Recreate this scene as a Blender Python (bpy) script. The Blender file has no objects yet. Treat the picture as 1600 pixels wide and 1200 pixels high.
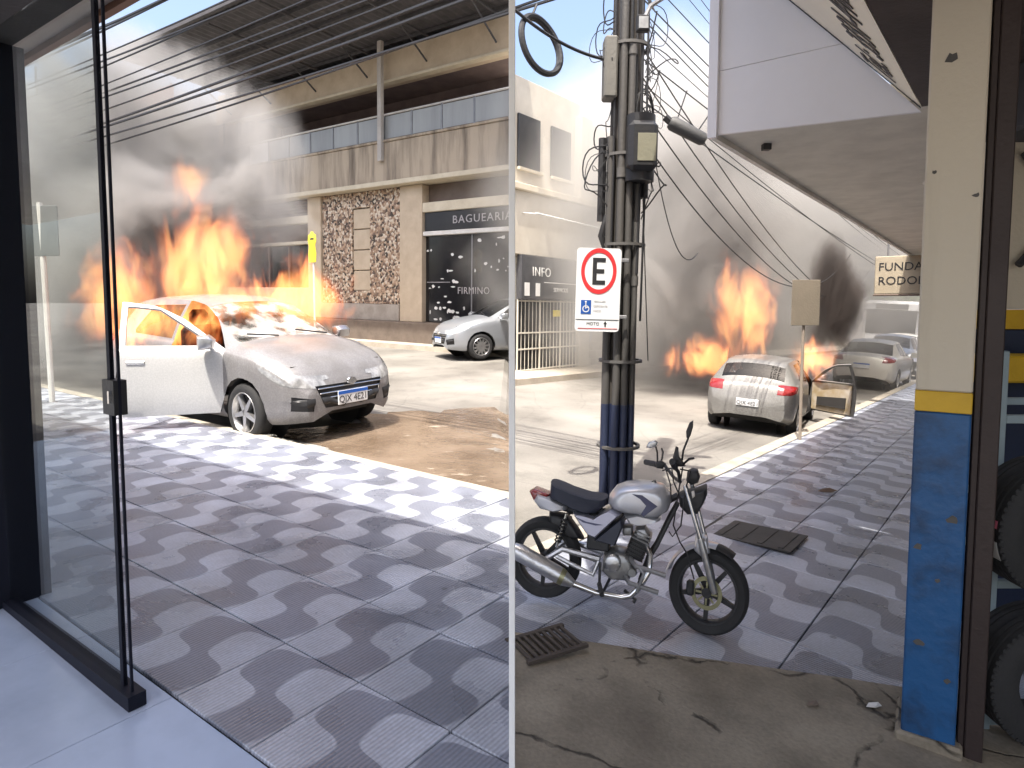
import bpy, bmesh, math, random
from mathutils import Vector, Matrix, noise as mnoise
random.seed(7)
R = math.radians
scene = bpy.context.scene
col = scene.collection

# ---------------------------------------------------------------- camera
CAM_H = 1.7
cam_d = bpy.data.cameras.new('camera')
cam = bpy.data.objects.new('camera', cam_d)
col.objects.link(cam)
cam.location = (0, 0, CAM_H)
cam.rotation_euler = (R(90 - 4), 0, 0)
cam_d.sensor_width = 36.0
cam_d.lens = 22.5
cam_d.shift_y = -58.1 / 1600
cam_d.clip_start = 0.05
cam_d.clip_end = 2000
scene.camera = cam

# ---------------------------------------------------------------- light
SUN_TRAVEL = Vector((0.143, 0.419, -1.0)).normalized()
SUN_EL = math.asin(-SUN_TRAVEL.z)
world = bpy.data.worlds.new('World')
scene.world = world
world.use_nodes = True
wn = world.node_tree.nodes
wl = world.node_tree.links
bg = wn['Background']
sky = wn.new('ShaderNodeTexSky')
sky.sky_type = 'NISHITA'
sky.sun_disc = False
sky.sun_elevation = SUN_EL
# the sky's sun sits opposite to the travel direction of its light
sky.sun_rotation = math.atan2(-SUN_TRAVEL.x, -SUN_TRAVEL.y)
sky.dust_density = 6.0
sky.air_density = 1.0
wl.new(sky.outputs[0], bg.inputs[0])
bg.inputs[1].default_value = 0.15
sd = bpy.data.lights.new('sun', 'SUN')
sd.energy = 3.0
sd.angle = R(0.5)
sd.color = (1.0, 0.95, 0.86)
sun = bpy.data.objects.new('sun', sd)
col.objects.link(sun)
sun.rotation_euler = SUN_TRAVEL.to_track_quat('-Z', 'Y').to_euler()
sun.location = (0, -20, 60)
vs = scene.view_settings
vs.view_transform = 'Standard'
vs.look = 'None'
vs.exposure = 1.5
vs.gamma = 1.0
vs.use_curve_mapping = False
scene.render.engine = 'CYCLES'
scene.cycles.volume_step_rate = 1.0
scene.cycles.volume_max_steps = 160
scene.cycles.volume_bounces = 1
scene.cycles.max_bounces = 7
scene.cycles.diffuse_bounces = 4
scene.cycles.transparent_max_bounces = 24
scene.cycles.caustics_reflective = False
scene.cycles.caustics_refractive = False
scene.cycles.use_denoising = True

# ---------------------------------------------------------------- street frames
# Two arms of one street meet at a bend.  u runs along an arm away from us, n across it.
UL, NL = Vector((-0.8137, 0.5812)), Vector((0.5812, 0.8137))
UR, NR = Vector((0.6247, 0.7809)), Vector((-0.7809, 0.6247))


def gz(x, y):
    """height of the pavement level: both arms lie on a gentle slope"""
    if x < 0:
        n = NL.x * x + NL.y * y
        return -0.02 * max(x, -60) + min(1, -x / 0.15) * min(0.35, max(0, 0.03 * (n - 4.6)))
    return -0.06 * min(x, 60)


def PL(u, n, h=0.0):
    x, y = UL.x * u + NL.x * n, UL.y * u + NL.y * n
    return Vector((x, y, gz(x, y) + h))


def PR(u, n, h=0.0):
    x, y = UR.x * u + NR.x * n, UR.y * u + NR.y * n
    return Vector((x, y, gz(x, y) + h))


def arm_matrix(p, direction, tilt=0.0):
    """frame at p: X along direction (plan), Y to its left, Z up; X dips by tilt"""
    a = math.atan2(direction[1], direction[0])
    return Matrix.Translation(p) @ Matrix.Rotation(a, 4, 'Z') @ Matrix.Rotation(tilt, 4, 'Y')


# ---------------------------------------------------------------- materials
MATS = {}


def nodes_of(name):
    m = bpy.data.materials.new(name)
    m.use_nodes = True
    nt = m.node_tree
    return m, nt, nt.nodes, nt.links, nt.nodes['Principled BSDF']


def mat(name, c, rough=0.6, metal=0.0, c2=None, scale=3.0, mix=0.6, bump=0.15, bscale=40.0, coat=0.0,
        streak=False, detail=6.0, world_co=False, emit=None, lo=0.38, hi=0.66, spec=0.5):
    """plain procedural surface: two tones mixed by noise plus fine relief"""
    if name in MATS:
        return MATS[name]
    m, nt, N, L, P = nodes_of(name)
    if c2 is None:
        c2 = tuple(v * 0.72 for v in c)
    if world_co:
        tc = N.new('ShaderNodeNewGeometry').outputs['Position']
    else:
        tc = N.new('ShaderNodeTexCoord').outputs['Object']
    mp = N.new('ShaderNodeMapping')
    L.new(tc, mp.inputs[0])
    if streak:
        mp.inputs['Scale'].default_value = (1, 1, 0.12)
    n1 = N.new('ShaderNodeTexNoise')
    n1.inputs['Scale'].default_value = scale
    n1.inputs['Detail'].default_value = detail
    n1.inputs['Roughness'].default_value = 0.62
    L.new(mp.outputs[0], n1.inputs['Vector'])
    rp = N.new('ShaderNodeValToRGB')
    rp.color_ramp.elements[0].position = lo
    rp.color_ramp.elements[1].position = hi
    L.new(n1.outputs[0], rp.inputs[0])
    mx = N.new('ShaderNodeMix')
    mx.data_type = 'RGBA'
    mx.inputs[6].default_value = (*c, 1)
    mx.inputs[7].default_value = (*[a + (b - a) * mix for a, b in zip(c, c2)], 1)
    L.new(rp.outputs[0], mx.inputs[0])
    L.new(mx.outputs[2], P.inputs['Base Color'])
    P.inputs['Roughness'].default_value = rough
    P.inputs['Metallic'].default_value = metal
    P.inputs['Coat Weight'].default_value = coat
    P.inputs['Specular IOR Level'].default_value = spec
    if bump:
        n2 = N.new('ShaderNodeTexNoise')
        n2.inputs['Scale'].default_value = bscale
        n2.inputs['Detail'].default_value = 4
        L.new(tc, n2.inputs['Vector'])
        b = N.new('ShaderNodeBump')
        b.inputs['Strength'].default_value = bump
        b.inputs['Distance'].default_value = 0.02
        L.new(n2.outputs[0], b.inputs['Height'])
        L.new(b.outputs[0], P.inputs['Normal'])
        rr = N.new('ShaderNodeMapRange')
        rr.inputs[3].default_value = max(0.02, rough - 0.12)
        rr.inputs[4].default_value = min(1, rough + 0.12)
        L.new(n1.outputs[0], rr.inputs[0])
        L.new(rr.outputs[0], P.inputs['Roughness'])
    if emit:
        P.inputs['Emission Color'].default_value = (*emit[0], 1)
        P.inputs['Emission Strength'].default_value = emit[1]
    MATS[name] = m
    return m


def glass(name, tint=(0.9, 0.95, 0.95), clear=0.9, rough=0.02):
    if name in MATS:
        return MATS[name]
    m, nt, N, L, P = nodes_of(name)
    N.remove(P)
    out = N['Material Output']
    t = N.new('ShaderNodeBsdfTransparent')
    t.inputs[0].default_value = (*[v * clear for v in tint], 1)
    g = N.new('ShaderNodeBsdfGlossy')
    g.inputs['Roughness'].default_value = rough
    lw = N.new('ShaderNodeLayerWeight')
    lw.inputs[0].default_value = 0.5
    pw = N.new('ShaderNodeMath'); pw.operation = 'POWER'; pw.inputs[1].default_value = 5
    L.new(lw.outputs['Facing'], pw.inputs[0])
    fr = N.new('ShaderNodeMapRange'); fr.inputs[3].default_value = 0.04; fr.inputs[4].default_value = 0.75
    L.new(pw.outputs[0], fr.inputs[0])
    mx = N.new('ShaderNodeMixShader')
    L.new(fr.outputs[0], mx.inputs[0])
    L.new(t.outputs[0], mx.inputs[1])
    L.new(g.outputs[0], mx.inputs[2])
    L.new(mx.outputs[0], out.inputs[0])
    MATS[name] = m
    return m


# ---------------------------------------------------------------- mesh helpers
class MB:
    """collects shapes into one mesh object"""

    def __init__(self):
        self.v, self.f, self.s = [], [], []

    def add(self, vs_, fs, smooth=False, M=None):
        o = len(self.v)
        for p in vs_:
            p = Vector(p)
            self.v.append(M @ p if M else p)
        for f in fs:
            self.f.append([i + o for i in f])
            self.s.append(smooth)
        return self

    def box(self, x0, x1, y0, y1, z0, z1, M=None):
        vs_ = [(x, y, z) for z in (z0, z1) for y in (y0, y1) for x in (x0, x1)]
        return self.add(vs_, [(0, 2, 3, 1), (4, 5, 7, 6), (0, 1, 5, 4), (2, 6, 7, 3), (0, 4, 6, 2), (1, 3, 7, 5)], False, M)

    def bbox(self, x0, x1, y0, y1, z0, z1, b=0.01, M=None):
        """box with chamfered edges"""
        bm = bmesh.new()
        bmesh.ops.create_cube(bm, size=1)
        bmesh.ops.scale(bm, vec=(x1 - x0, y1 - y0, z1 - z0), verts=bm.verts)
        bmesh.ops.translate(bm, vec=((x0 + x1) / 2, (y0 + y1) / 2, (z0 + z1) / 2), verts=bm.verts)
        b = min(b, 0.45 * min(x1 - x0, y1 - y0, z1 - z0))
        bmesh.ops.bevel(bm, geom=bm.edges[:], offset=b, segments=1, affect='EDGES')
        bm.verts.index_update()
        self.add([v.co.copy() for v in bm.verts], [[v.index for v in f.verts] for f in bm.faces], False, M)
        bm.free()
        return self

    def tube(self, pts, r, seg=8, M=None, caps=True, smooth=True):
        pts = [Vector(p) for p in pts]
        rs = r if isinstance(r, (list, tuple)) else [r] * len(pts)
        vs_, fs = [], []
        t0 = (pts[1] - pts[0]).normalized()
        ref = Vector((0, 0, 1)) if abs(t0.z) < 0.9 else Vector((1, 0, 0))
        nrm = t0.cross(ref).normalized()
        for i, p in enumerate(pts):
            if i == 0:
                t = t0
            elif i == len(pts) - 1:
                t = (pts[i] - pts[i - 1]).normalized()
            else:
                t = ((pts[i + 1] - p).normalized() + (p - pts[i - 1]).normalized())
                t = t.normalized() if t.length > 1e-6 else t0
            nrm = (nrm - t * nrm.dot(t))
            nrm = nrm.normalized() if nrm.length > 1e-6 else t.orthogonal().normalized()
            bi = t.cross(nrm)
            for k in range(seg):
                a = 2 * math.pi * k / seg
                vs_.append(p + (nrm * math.cos(a) + bi * math.sin(a)) * rs[i])
        for i in range(len(pts) - 1):
            for k in range(seg):
                a, b = i * seg + k, i * seg + (k + 1) % seg
                fs.append((a, b, b + seg, a + seg))
        self.add(vs_, fs, smooth, M)
        if caps:
            o = len(self.v) - len(vs_)
            self.f.append([o + k for k in range(seg)][::-1]); self.s.append(False)
            self.f.append([o + (len(pts) - 1) * seg + k for k in range(seg)]); self.s.append(False)
        return self

    def lathe(self, prof, M=None, seg=24, smooth=True, closed=False, a0=0.0, a1=2 * math.pi):
        """profile of (r, y) turned round the Y axis"""
        full = abs(a1 - a0 - 2 * math.pi) < 1e-6
        ns = seg if full else seg + 1
        vs_, fs = [], []
        for k in range(ns):
            a = a0 + (a1 - a0) * k / seg
            for r, y in prof:
                vs_.append((r * math.cos(a), y, r * math.sin(a)))
        n = len(prof)
        rng = n if closed else n - 1
        for k in range(seg):
            k2 = (k + 1) % ns if full else k + 1
            for j in range(rng):
                j2 = (j + 1) % n
                fs.append((k * n + j, k * n + j2, k2 * n + j2, k2 * n + j))
        return self.add(vs_, fs, smooth, M)

    def prism(self, poly, y0, y1, M=None, smooth=False):
        """(x, z) outline pushed from y0 to y1"""
        n = len(poly)
        vs_ = [(x, y0, z) for x, z in poly] + [(x, y1, z) for x, z in poly]
        fs = [tuple(range(n)), tuple(range(2 * n - 1, n - 1, -1))]
        fs += [(i, i + n, (i + 1) % n + n, (i + 1) % n) for i in range(n)]
        return self.add(vs_, fs, smooth, M)

    def pillow(self, poly, t, M=None, inset=0.35, steps=4, y=0.0):
        """(x, z) outline swollen to half thickness t with rounded flanks"""
        n = len(poly)
        cx = sum(p[0] for p in poly) / n
        cz = sum(p[1] for p in poly) / n
        rings = []
        for side in (-1, 1):
            rr = []
            for k in range(steps + 1):
                a = math.pi / 2 * k / steps
                sc = 1 - inset * (1 - math.cos(a))
                rr.append((side * t * math.sin(a), sc))
            rings.append(rr)
        order = rings[0][::-1] + rings[1][1:]
        vs_, fs = [], []
        for yy, sc in order:
            for px, pz in poly:
                vs_.append((cx + (px - cx) * sc, y + yy, cz + (pz - cz) * sc))
        for k in range(len(order) - 1):
            for i in range(n):
                j = (i + 1) % n
                fs.append((k * n + i, (k + 1) * n + i, (k + 1) * n + j, k * n + j))
        fs.append(tuple(range(n)))
        fs.append(tuple(range(len(order) * n - 1, (len(order) - 1) * n - 1, -1)))
        return self.add(vs_, fs, True, M)

    def mesh(self, name):
        me = bpy.data.meshes.new(name)
        me.from_pydata([tuple(p) for p in self.v], [], self.f)
        me.polygons.foreach_set('use_smooth', self.s)
        me.update()
        bm = bmesh.new()
        bm.from_mesh(me)
        bmesh.ops.recalc_face_normals(bm, faces=bm.faces)
        bm.to_mesh(me)
        bm.free()
        if any(self.s):
            me.set_sharp_from_angle(angle=R(42))
        return me

    def build(self, name, m, parent=None):
        return link(name, self.mesh(name), m, parent)


def link(name, me, m, parent=None):
    o = bpy.data.objects.new(name, me)
    if m is not None and me is not None and not me.materials:
        me.materials.append(m)
    col.objects.link(o)
    if parent is not None:
        o.parent = parent
    return o


def tag(o, label=None, cat=None, group=None, kind=None):
    if label: o['label'] = label
    if cat: o['category'] = cat
    if group: o['group'] = group
    if kind: o['kind'] = kind
    return o


def thing(name, label, cat, M=None, group=None):
    o = bpy.data.objects.new(name, None)
    o.empty_display_size = 0.2
    col.objects.link(o)
    if M is not None:
        o.matrix_world = M if isinstance(M, Matrix) else Matrix.Translation(M)
    return tag(o, label, cat, group)


def text_mesh(body, size, depth=0.004, align='CENTER', spacing=1.0):
    cu = bpy.data.curves.new('lettering', 'FONT')
    cu.body = body
    cu.size = size
    cu.extrude = depth
    cu.align_x = align
    cu.align_y = 'CENTER'
    cu.space_character = spacing
    cu.resolution_u = 3
    o = bpy.data.objects.new('lettering', cu)
    col.objects.link(o)
    dg = bpy.context.evaluated_depsgraph_get()
    me = bpy.data.meshes.new_from_object(o.evaluated_get(dg))
    bpy.data.objects.remove(o)
    me.materials.clear()
    return me


def text(body, size, m, parent, M, depth=0.004, name='lettering', align='CENTER', spacing=1.0):
    me = text_mesh(body, size, depth, align, spacing)
    o = link(name, me, m, parent)
    o.matrix_local = M
    return o


UP = Matrix.Rotation(R(90), 4, 'X')      # lays a text upright, facing -Y


def clip_mesh(me, co, no):
    """keep the half of a mesh on the far side of no"""
    bm = bmesh.new()
    bm.from_mesh(me)
    g = bm.verts[:] + bm.edges[:] + bm.faces[:]
    r = bmesh.ops.bisect_plane(bm, geom=g, plane_co=co, plane_no=no, clear_outer=True)
    ed = [e for e in r['geom_cut'] if isinstance(e, bmesh.types.BMEdge)]
    if ed:
        bmesh.ops.holes_fill(bm, edges=ed, sides=0)
    out = bpy.data.meshes.new(me.name)
    n = len(bm.faces)
    bm.to_mesh(out)
    bm.free()
    for m in me.materials:
        out.materials.append(m)
    return out if n else None
# ---------------------------------------------------------------- ground, roads, pavements
TILE = 0.53
ROAD_DROP = 0.12
KERB_L, KERB_R = 4.56, 2.62          # n of the near kerbs
FAR_L, FAR_R = 14.2, 8.6             # n of the far kerbs


def asphalt():
    m, nt, N, L, P = nodes_of('asphalt')
    g = N.new('ShaderNodeNewGeometry').outputs['Position']
    a = N.new('ShaderNodeTexNoise'); a.inputs['Scale'].default_value = 0.55; a.inputs['Detail'].default_value = 8
    b = N.new('ShaderNodeTexNoise'); b.inputs['Scale'].default_value = 90; b.inputs['Detail'].default_value = 3
    L.new(g, a.inputs['Vector']); L.new(g, b.inputs['Vector'])
    r = N.new('ShaderNodeValToRGB')
    e = r.color_ramp.elements
    e[0].position = 0.3; e[0].color = (0.14, 0.13, 0.115, 1)
    e[1].position = 0.7; e[1].color = (0.265, 0.25, 0.225, 1)
    L.new(a.outputs[0], r.inputs[0])
    mx = N.new('ShaderNodeMix'); mx.data_type = 'RGBA'; mx.blend_type = 'MULTIPLY'; mx.inputs[0].default_value = 0.5
    L.new(r.outputs[0], mx.inputs[6]); L.new(b.outputs[0], mx.inputs[7])
    mr = N.new('ShaderNodeMix'); mr.data_type = 'RGBA'; mr.blend_type = 'ADD'; mr.inputs[0].default_value = 0.25
    L.new(mx.outputs[2], mr.inputs[6]); L.new(r.outputs[0], mr.inputs[7])
    # cracks and darker oil and tyre stains
    wv = N.new('ShaderNodeMix'); wv.data_type = 'VECTOR'; wv.inputs[0].default_value = 0.25
    L.new(g, wv.inputs[4]); L.new(a.outputs['Color'], wv.inputs[5])
    vo = N.new('ShaderNodeTexVoronoi'); vo.feature = 'DISTANCE_TO_EDGE'; vo.inputs['Scale'].default_value = 0.8
    L.new(wv.outputs[1], vo.inputs['Vector'])
    ck = N.new('ShaderNodeMapRange'); ck.inputs[2].default_value = 0.009; ck.inputs[3].default_value = 0.86
    L.new(vo.outputs['Distance'], ck.inputs[0])
    st = N.new('ShaderNodeTexNoise'); st.inputs['Scale'].default_value = 1.4; st.inputs['Detail'].default_value = 10; st.inputs['Roughness'].default_value = 0.7
    L.new(g, st.inputs['Vector'])
    sr = N.new('ShaderNodeMapRange'); sr.inputs[1].default_value = 0.52; sr.inputs[2].default_value = 0.68; sr.inputs[3].default_value = 1.0; sr.inputs[4].default_value = 0.72
    L.new(st.outputs[0], sr.inputs[0])
    mm = N.new('ShaderNodeMath'); mm.operation = 'MULTIPLY'
    L.new(ck.outputs[0], mm.inputs[0]); L.new(sr.outputs[0], mm.inputs[1])
    mc = N.new('ShaderNodeMix'); mc.data_type = 'RGBA'; mc.blend_type = 'MULTIPLY'; mc.inputs[0].default_value = 1
    L.new(mr.outputs[2], mc.inputs[6]); L.new(mm.outputs[0], mc.inputs[7])
    L.new(mc.outputs[2], P.inputs['Base Color'])
    P.inputs['Roughness'].default_value = 0.8
    bp = N.new('ShaderNodeBump'); bp.inputs['Strength'].default_value = 0.4; bp.inputs['Distance'].default_value = 0.01
    L.new(b.outputs[0], bp.inputs['Height']); L.new(bp.outputs[0], P.inputs['Normal'])
    return m


def wave_tile():
    """hydraulic tile with a two-tone wave and fine ribs; the pattern lives in the tile's own coordinates"""
    m, nt, N, L, P = nodes_of('wave_tile')
    tc = N.new('ShaderNodeTexCoord').outputs['Object']
    sp = N.new('ShaderNodeSeparateXYZ'); L.new(tc, sp.inputs[0])

    def math_(op, a, b=None, clamp=False):
        n = N.new('ShaderNodeMath'); n.operation = op; n.use_clamp = clamp
        for i, v in enumerate((a, b)):
            if v is None: continue
            if isinstance(v, (int, float)): n.inputs[i].default_value = v
            else: L.new(v, n.inputs[i])
        return n.outputs[0]
    U = math_('DIVIDE', sp.outputs[0], TILE)
    V = math_('DIVIDE', sp.outputs[1], TILE)
    # a square-shouldered wave across the tile
    sU = math_('SINE', math_('MULTIPLY', U, 2 * math.pi))
    sv = math_('MULTIPLY', math_('SINE', math_('MULTIPLY', math_('ADD', V, 0.2), 4 * math.pi)), 0.05)
    ph = math_('SINE', math_('MULTIPLY', math_('ADD', V, sv), 2 * math.pi))
    sq = math_('DIVIDE', ph, math_('ADD', math_('ABSOLUTE', ph), 0.1))
    w = math_('ADD', U, math_('MULTIPLY', sq, 0.262))
    fr = math_('FRACT', math_('ADD', w, 10.0))
    tri = math_('ABSOLUTE', math_('SUBTRACT', fr, 0.5))          # 0.5 .. 0 .. 0.5
    edge = math_('MULTIPLY', math_('SUBTRACT', tri, 0.25), 30.0)
    fac = math_('ADD', edge, 0.5, True)
    # ribs
    rib = math_('SINE', math_('MULTIPLY', math_('ADD', sp.outputs[0], math_('MULTIPLY', sp.outputs[1], 0.0)), 2 * math.pi / 0.0195))
    ribd = math_('ADD', math_('MULTIPLY', rib, 0.5), 0.5)
    oi = N.new('ShaderNodeObjectInfo').outputs['Random']
    pos = N.new('ShaderNodeNewGeometry').outputs['Position']
    nz = N.new('ShaderNodeTexNoise'); nz.inputs['Scale'].default_value = 2.2; nz.inputs['Detail'].default_value = 8
    L.new(pos, nz.inputs['Vector'])
    fine = N.new('ShaderNodeTexNoise'); fine.inputs['Scale'].default_value = 60; fine.inputs['Detail'].default_value = 4
    L.new(pos, fine.inputs['Vector'])
    mx = N.new('ShaderNodeMix'); mx.data_type = 'RGBA'
    mx.inputs[6].default_value = (0.215, 0.228, 0.28, 1)
    mx.inputs[7].default_value = (0.44, 0.46, 0.53, 1)
    L.new(fac, mx.inputs[0])
    d = N.new('ShaderNodeMix'); d.data_type = 'RGBA'; d.blend_type = 'MULTIPLY'; d.inputs[0].default_value = 1
    L.new(mx.outputs[2], d.inputs[6])
    k = math_('ADD', math_('MULTIPLY', nz.outputs[0], 1.25), 0.37)
    k = math_('MULTIPLY', k, math_('ADD', math_('MULTIPLY', oi, 0.30), 0.82))
    k = math_('MULTIPLY', k, math_('ADD', math_('MULTIPLY', ribd, 0.28), 0.76))
    k = math_('MULTIPLY', k, math_('ADD', math_('MULTIPLY', fine.outputs[0], 0.5), 0.75))
    vg = N.new('ShaderNodeTexVoronoi'); vg.inputs['Scale'].default_value = 3.1
    L.new(pos, vg.inputs['Vector'])
    gum = math_('MULTIPLY', math_('SUBTRACT', vg.outputs['Distance'], 0.045), 40.0, True)
    k = math_('MULTIPLY', k, math_('ADD', math_('MULTIPLY', gum, 0.45), 0.55))
    L.new(k, d.inputs[7])
    L.new(d.outputs[2], P.inputs['Base Color'])
    rr = math_('ADD', math_('MULTIPLY', nz.outputs[0], 0.5), 0.06)
    L.new(rr, P.inputs['Roughness'])
    bp = N.new('ShaderNodeBump'); bp.inputs['Strength'].default_value = 0.5; bp.inputs['Distance'].default_value = 0.004
    L.new(ribd, bp.inputs['Height'])
    L.new(bp.outputs[0], P.inputs['Normal'])
    return m


def cracked_concrete():
    m, nt, N, L, P = nodes_of('cracked_concrete')
    g = N.new('ShaderNodeNewGeometry').outputs['Position']
    a = N.new('ShaderNodeTexNoise'); a.inputs['Scale'].default_value = 3; a.inputs['Detail'].default_value = 9
    f = N.new('ShaderNodeTexNoise'); f.inputs['Scale'].default_value = 55; f.inputs['Detail'].default_value = 5
    L.new(g, a.inputs['Vector']); L.new(g, f.inputs['Vector'])
    mxv = N.new('ShaderNodeMix'); mxv.data_type = 'VECTOR'; mxv.inputs[0].default_value = 0.22
    L.new(g, mxv.inputs[4]); L.new(a.outputs['Color'], mxv.inputs[5])
    v = N.new('ShaderNodeTexVoronoi'); v.feature = 'DISTANCE_TO_EDGE'; v.inputs['Scale'].default_value = 1.5
    L.new(mxv.outputs[1], v.inputs['Vector'])
    cr = N.new('ShaderNodeMapRange'); cr.inputs[1].default_value = 0.0; cr.inputs[2].default_value = 0.014
    L.new(v.outputs['Distance'], cr.inputs[0])
    pt = N.new('ShaderNodeMapRange'); pt.inputs[1].default_value = 0.48; pt.inputs[2].default_value = 0.56
    L.new(a.outputs[0], pt.inputs[0])
    mxm = N.new('ShaderNodeMath'); mxm.operation = 'MAXIMUM'
    L.new(cr.outputs[0], mxm.inputs[0]); L.new(pt.outputs[0], mxm.inputs[1])
    r = N.new('ShaderNodeValToRGB')
    e = r.color_ramp.elements
    e[0].position = 0.32; e[0].color = (0.19, 0.16, 0.12, 1)
    e[1].position = 0.68; e[1].color = (0.37, 0.32, 0.245, 1)
    L.new(a.outputs[0], r.inputs[0])
    m1 = N.new('ShaderNodeMix'); m1.data_type = 'RGBA'; m1.blend_type = 'MULTIPLY'; m1.inputs[0].default_value = 0.45
    L.new(r.outputs[0], m1.inputs[6]); L.new(f.outputs[0], m1.inputs[7])
    m2 = N.new('ShaderNodeMix'); m2.data_type = 'RGBA'
    m2.inputs[6].default_value = (0.025, 0.02, 0.015, 1)
    L.new(mxm.outputs[0], m2.inputs[0]); L.new(m1.outputs[2], m2.inputs[7])
    L.new(m2.outputs[2], P.inputs['Base Color'])
    P.inputs['Roughness'].default_value = 0.85
    b = N.new('ShaderNodeBump'); b.inputs['Strength'].default_value = 0.5; b.inputs['Distance'].default_value = 0.02
    ad = N.new('ShaderNodeMath'); ad.operation = 'MULTIPLY_ADD'; ad.inputs[1].default_value = 0.35
    L.new(f.outputs[0], ad.inputs[0]); L.new(mxm.outputs[0], ad.inputs[2])
    L.new(ad.outputs[0], b.inputs['Height']); L.new(b.outputs[0], P.inputs['Normal'])
    return m


M_asphalt = asphalt()
M_wave = wave_tile()
M_conc = cracked_concrete()
M_mortar = mat('mortar', (0.12, 0.11, 0.10), 0.9)
M_kerb = mat('kerb_concrete', (0.42, 0.38, 0.32), 0.85, c2=(0.22, 0.19, 0.15), scale=5)


def sheet(name, P, u0, u1, n0, n1, h, du, dn, m, parent=None, clips=(), thick=0.0):
    """a sheet following the slope of one street arm; clips are (point, outward normal) planes"""
    nu, nn = max(1, round((u1 - u0) / du)), max(1, round((n1 - n0) / dn))
    mb = MB()
    vs_ = [P(u0 + (u1 - u0) * i / nu, n0 + (n1 - n0) * j / nn, h) for j in range(nn + 1) for i in range(nu + 1)]
    fs = [(j * (nu + 1) + i, j * (nu + 1) + i + 1, (j + 1) * (nu + 1) + i + 1, (j + 1) * (nu + 1) + i)
          for j in range(nn) for i in range(nu)]
    if thick:
        k = len(vs_)
        vs_ += [p - Vector((0, 0, thick)) for p in vs_]
        fs += [tuple(q + k for q in f[::-1]) for f in fs]
        rim = [i for i in range(nu + 1)] + [j * (nu + 1) + nu for j in range(1, nn + 1)] + \
              [nn * (nu + 1) + i for i in range(nu - 1, -1, -1)] + [j * (nu + 1) for j in range(nn - 1, 0, -1)]
        fs += [(rim[q], rim[(q + 1) % len(rim)], rim[(q + 1) % len(rim)] + k, rim[q] + k) for q in range(len(rim))]
    mb.add(vs_, fs)
    me = mb.mesh(name)
    for co, no in clips:
        me = clip_mesh(me, co, no)
    return link(name, me, m, parent)


# the road: one sheet out to the horizon
def axis(*spans):
    out = []
    for a, b, s in spans:
        k = max(1, round((b - a) / s))
        out += [a + (b - a) * i / k for i in range(k)]
    return out + [spans[-1][1]]


xs = axis((-400, -60, 85), (-60, -12, 6), (-12, -2, 1), (-2, -.2, 0.45), (-.2, 0, .1), (0, 12, 2), (12, 60, 12), (60, 400, 85))
ys = axis((-30, 0, 10), (0, 30, 1.0), (30, 60, 6), (60, 500, 88))
mb = MB()
nx = len(xs)
mb.add([(x, y, gz(x, y) - ROAD_DROP) for y in ys for x in xs],
       [(j * nx + i, j * nx + i + 1, (j + 1) * nx + i + 1, (j + 1) * nx + i) for j in range(len(ys) - 1) for i in range(nx - 1)])
road = tag(mb.build('road', M_asphalt), 'pale worn asphalt road bending round the corner building', 'road', kind='structure')

X0L = (Vector((-0.002, 0, 0)), Vector((1, 0, 0)))       # left arm keeps x < 0
X0R = (Vector((0.002, 0, 0)), Vector((-1, 0, 0)))       # right arm keeps x > 0
# the line where the bare concrete ends and the wave tiles start
EDGE_P, EDGE_D = Vector((0.13, 3.17, 0)), Vector((1.71, -0.28, 0)).normalized()
EDGE_N = Vector((-EDGE_D.y, EDGE_D.x, 0))               # points to the tiles

# near pavements: mortar bed + wave tiles (each tile its own piece) + kerb
pav_l = sheet('pavement', PL, 0.4, 40, 1.24, KERB_L - 0.17, -0.022, 1.0, 1.0, M_mortar, clips=(X0L,), thick=0.12)
tag(pav_l, 'grey and white wave-tiled pavement in front of the glass door', 'pavement', kind='structure')
pav_r = sheet('pavement', PR, 0.2, 60, -1.4, KERB_R - 0.17, -0.022, 1.0, 1.0, M_mortar,
              clips=(X0R, (EDGE_P, -EDGE_N)), thick=0.12)
tag(pav_r, 'pale wave-tiled pavement under the canopy behind the motorcycle', 'pavement', kind='structure')

tile_mb = MB().bbox(0.003, TILE - 0.003, 0.003, TILE - 0.003, -0.02, 0, 0.003)
tile_me = tile_mb.mesh('tile')
tile_me.materials.append(M_wave)


def lay_tiles(P, direction, u0, u1, n0, n1, parent, xsign, edge=None, flip=False):
    a = math.atan2(direction[1], direction[0])
    i = 0
    u = u0
    while u < u1 - 0.01:
        n = n0
        while n < n1 - 0.01:
            c = P(u, n)
            du = P(u + TILE, n) - c
            dn = P(u, n + TILE) - c
            X = du.normalized()
            Z = X.cross(dn).normalized()
            Y = Z.cross(X)
            c = c + Z * random.uniform(-0.0015, 0.0015)
            M = Matrix((X, Y, Z)).transposed().to_4x4()
            M.translation = c
            me = tile_me
            cs = [M @ Vector((p, q, 0)) for p in (0, TILE) for q in (0, TILE)]
            Mi = M.inverted()
            for co, no in [(Vector((0, 0, 0)), Vector((-xsign, 0, 0)))] + ([edge] if edge else []) :
                dd = [(q - co).dot(no) for q in cs]
                if min(dd) > -0.01:
                    me = None
                    break
                if max(dd) > 0.001:
                    me = clip_mesh(me, Mi @ co, (Mi.to_3x3() @ no))
                    if me is None:
                        break
            # trim the row at the kerb / wall
            if me is not None and n + TILE > n1 + 0.004:
                me = clip_mesh(me, Vector((0, n1 - n, 0)), Vector((0, 1, 0)))
            if me is not None:
                o = bpy.data.objects.new('tile', me)
                col.objects.link(o)
                o.parent = parent
                o.matrix_local = M
            n += TILE
        u += TILE


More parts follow.
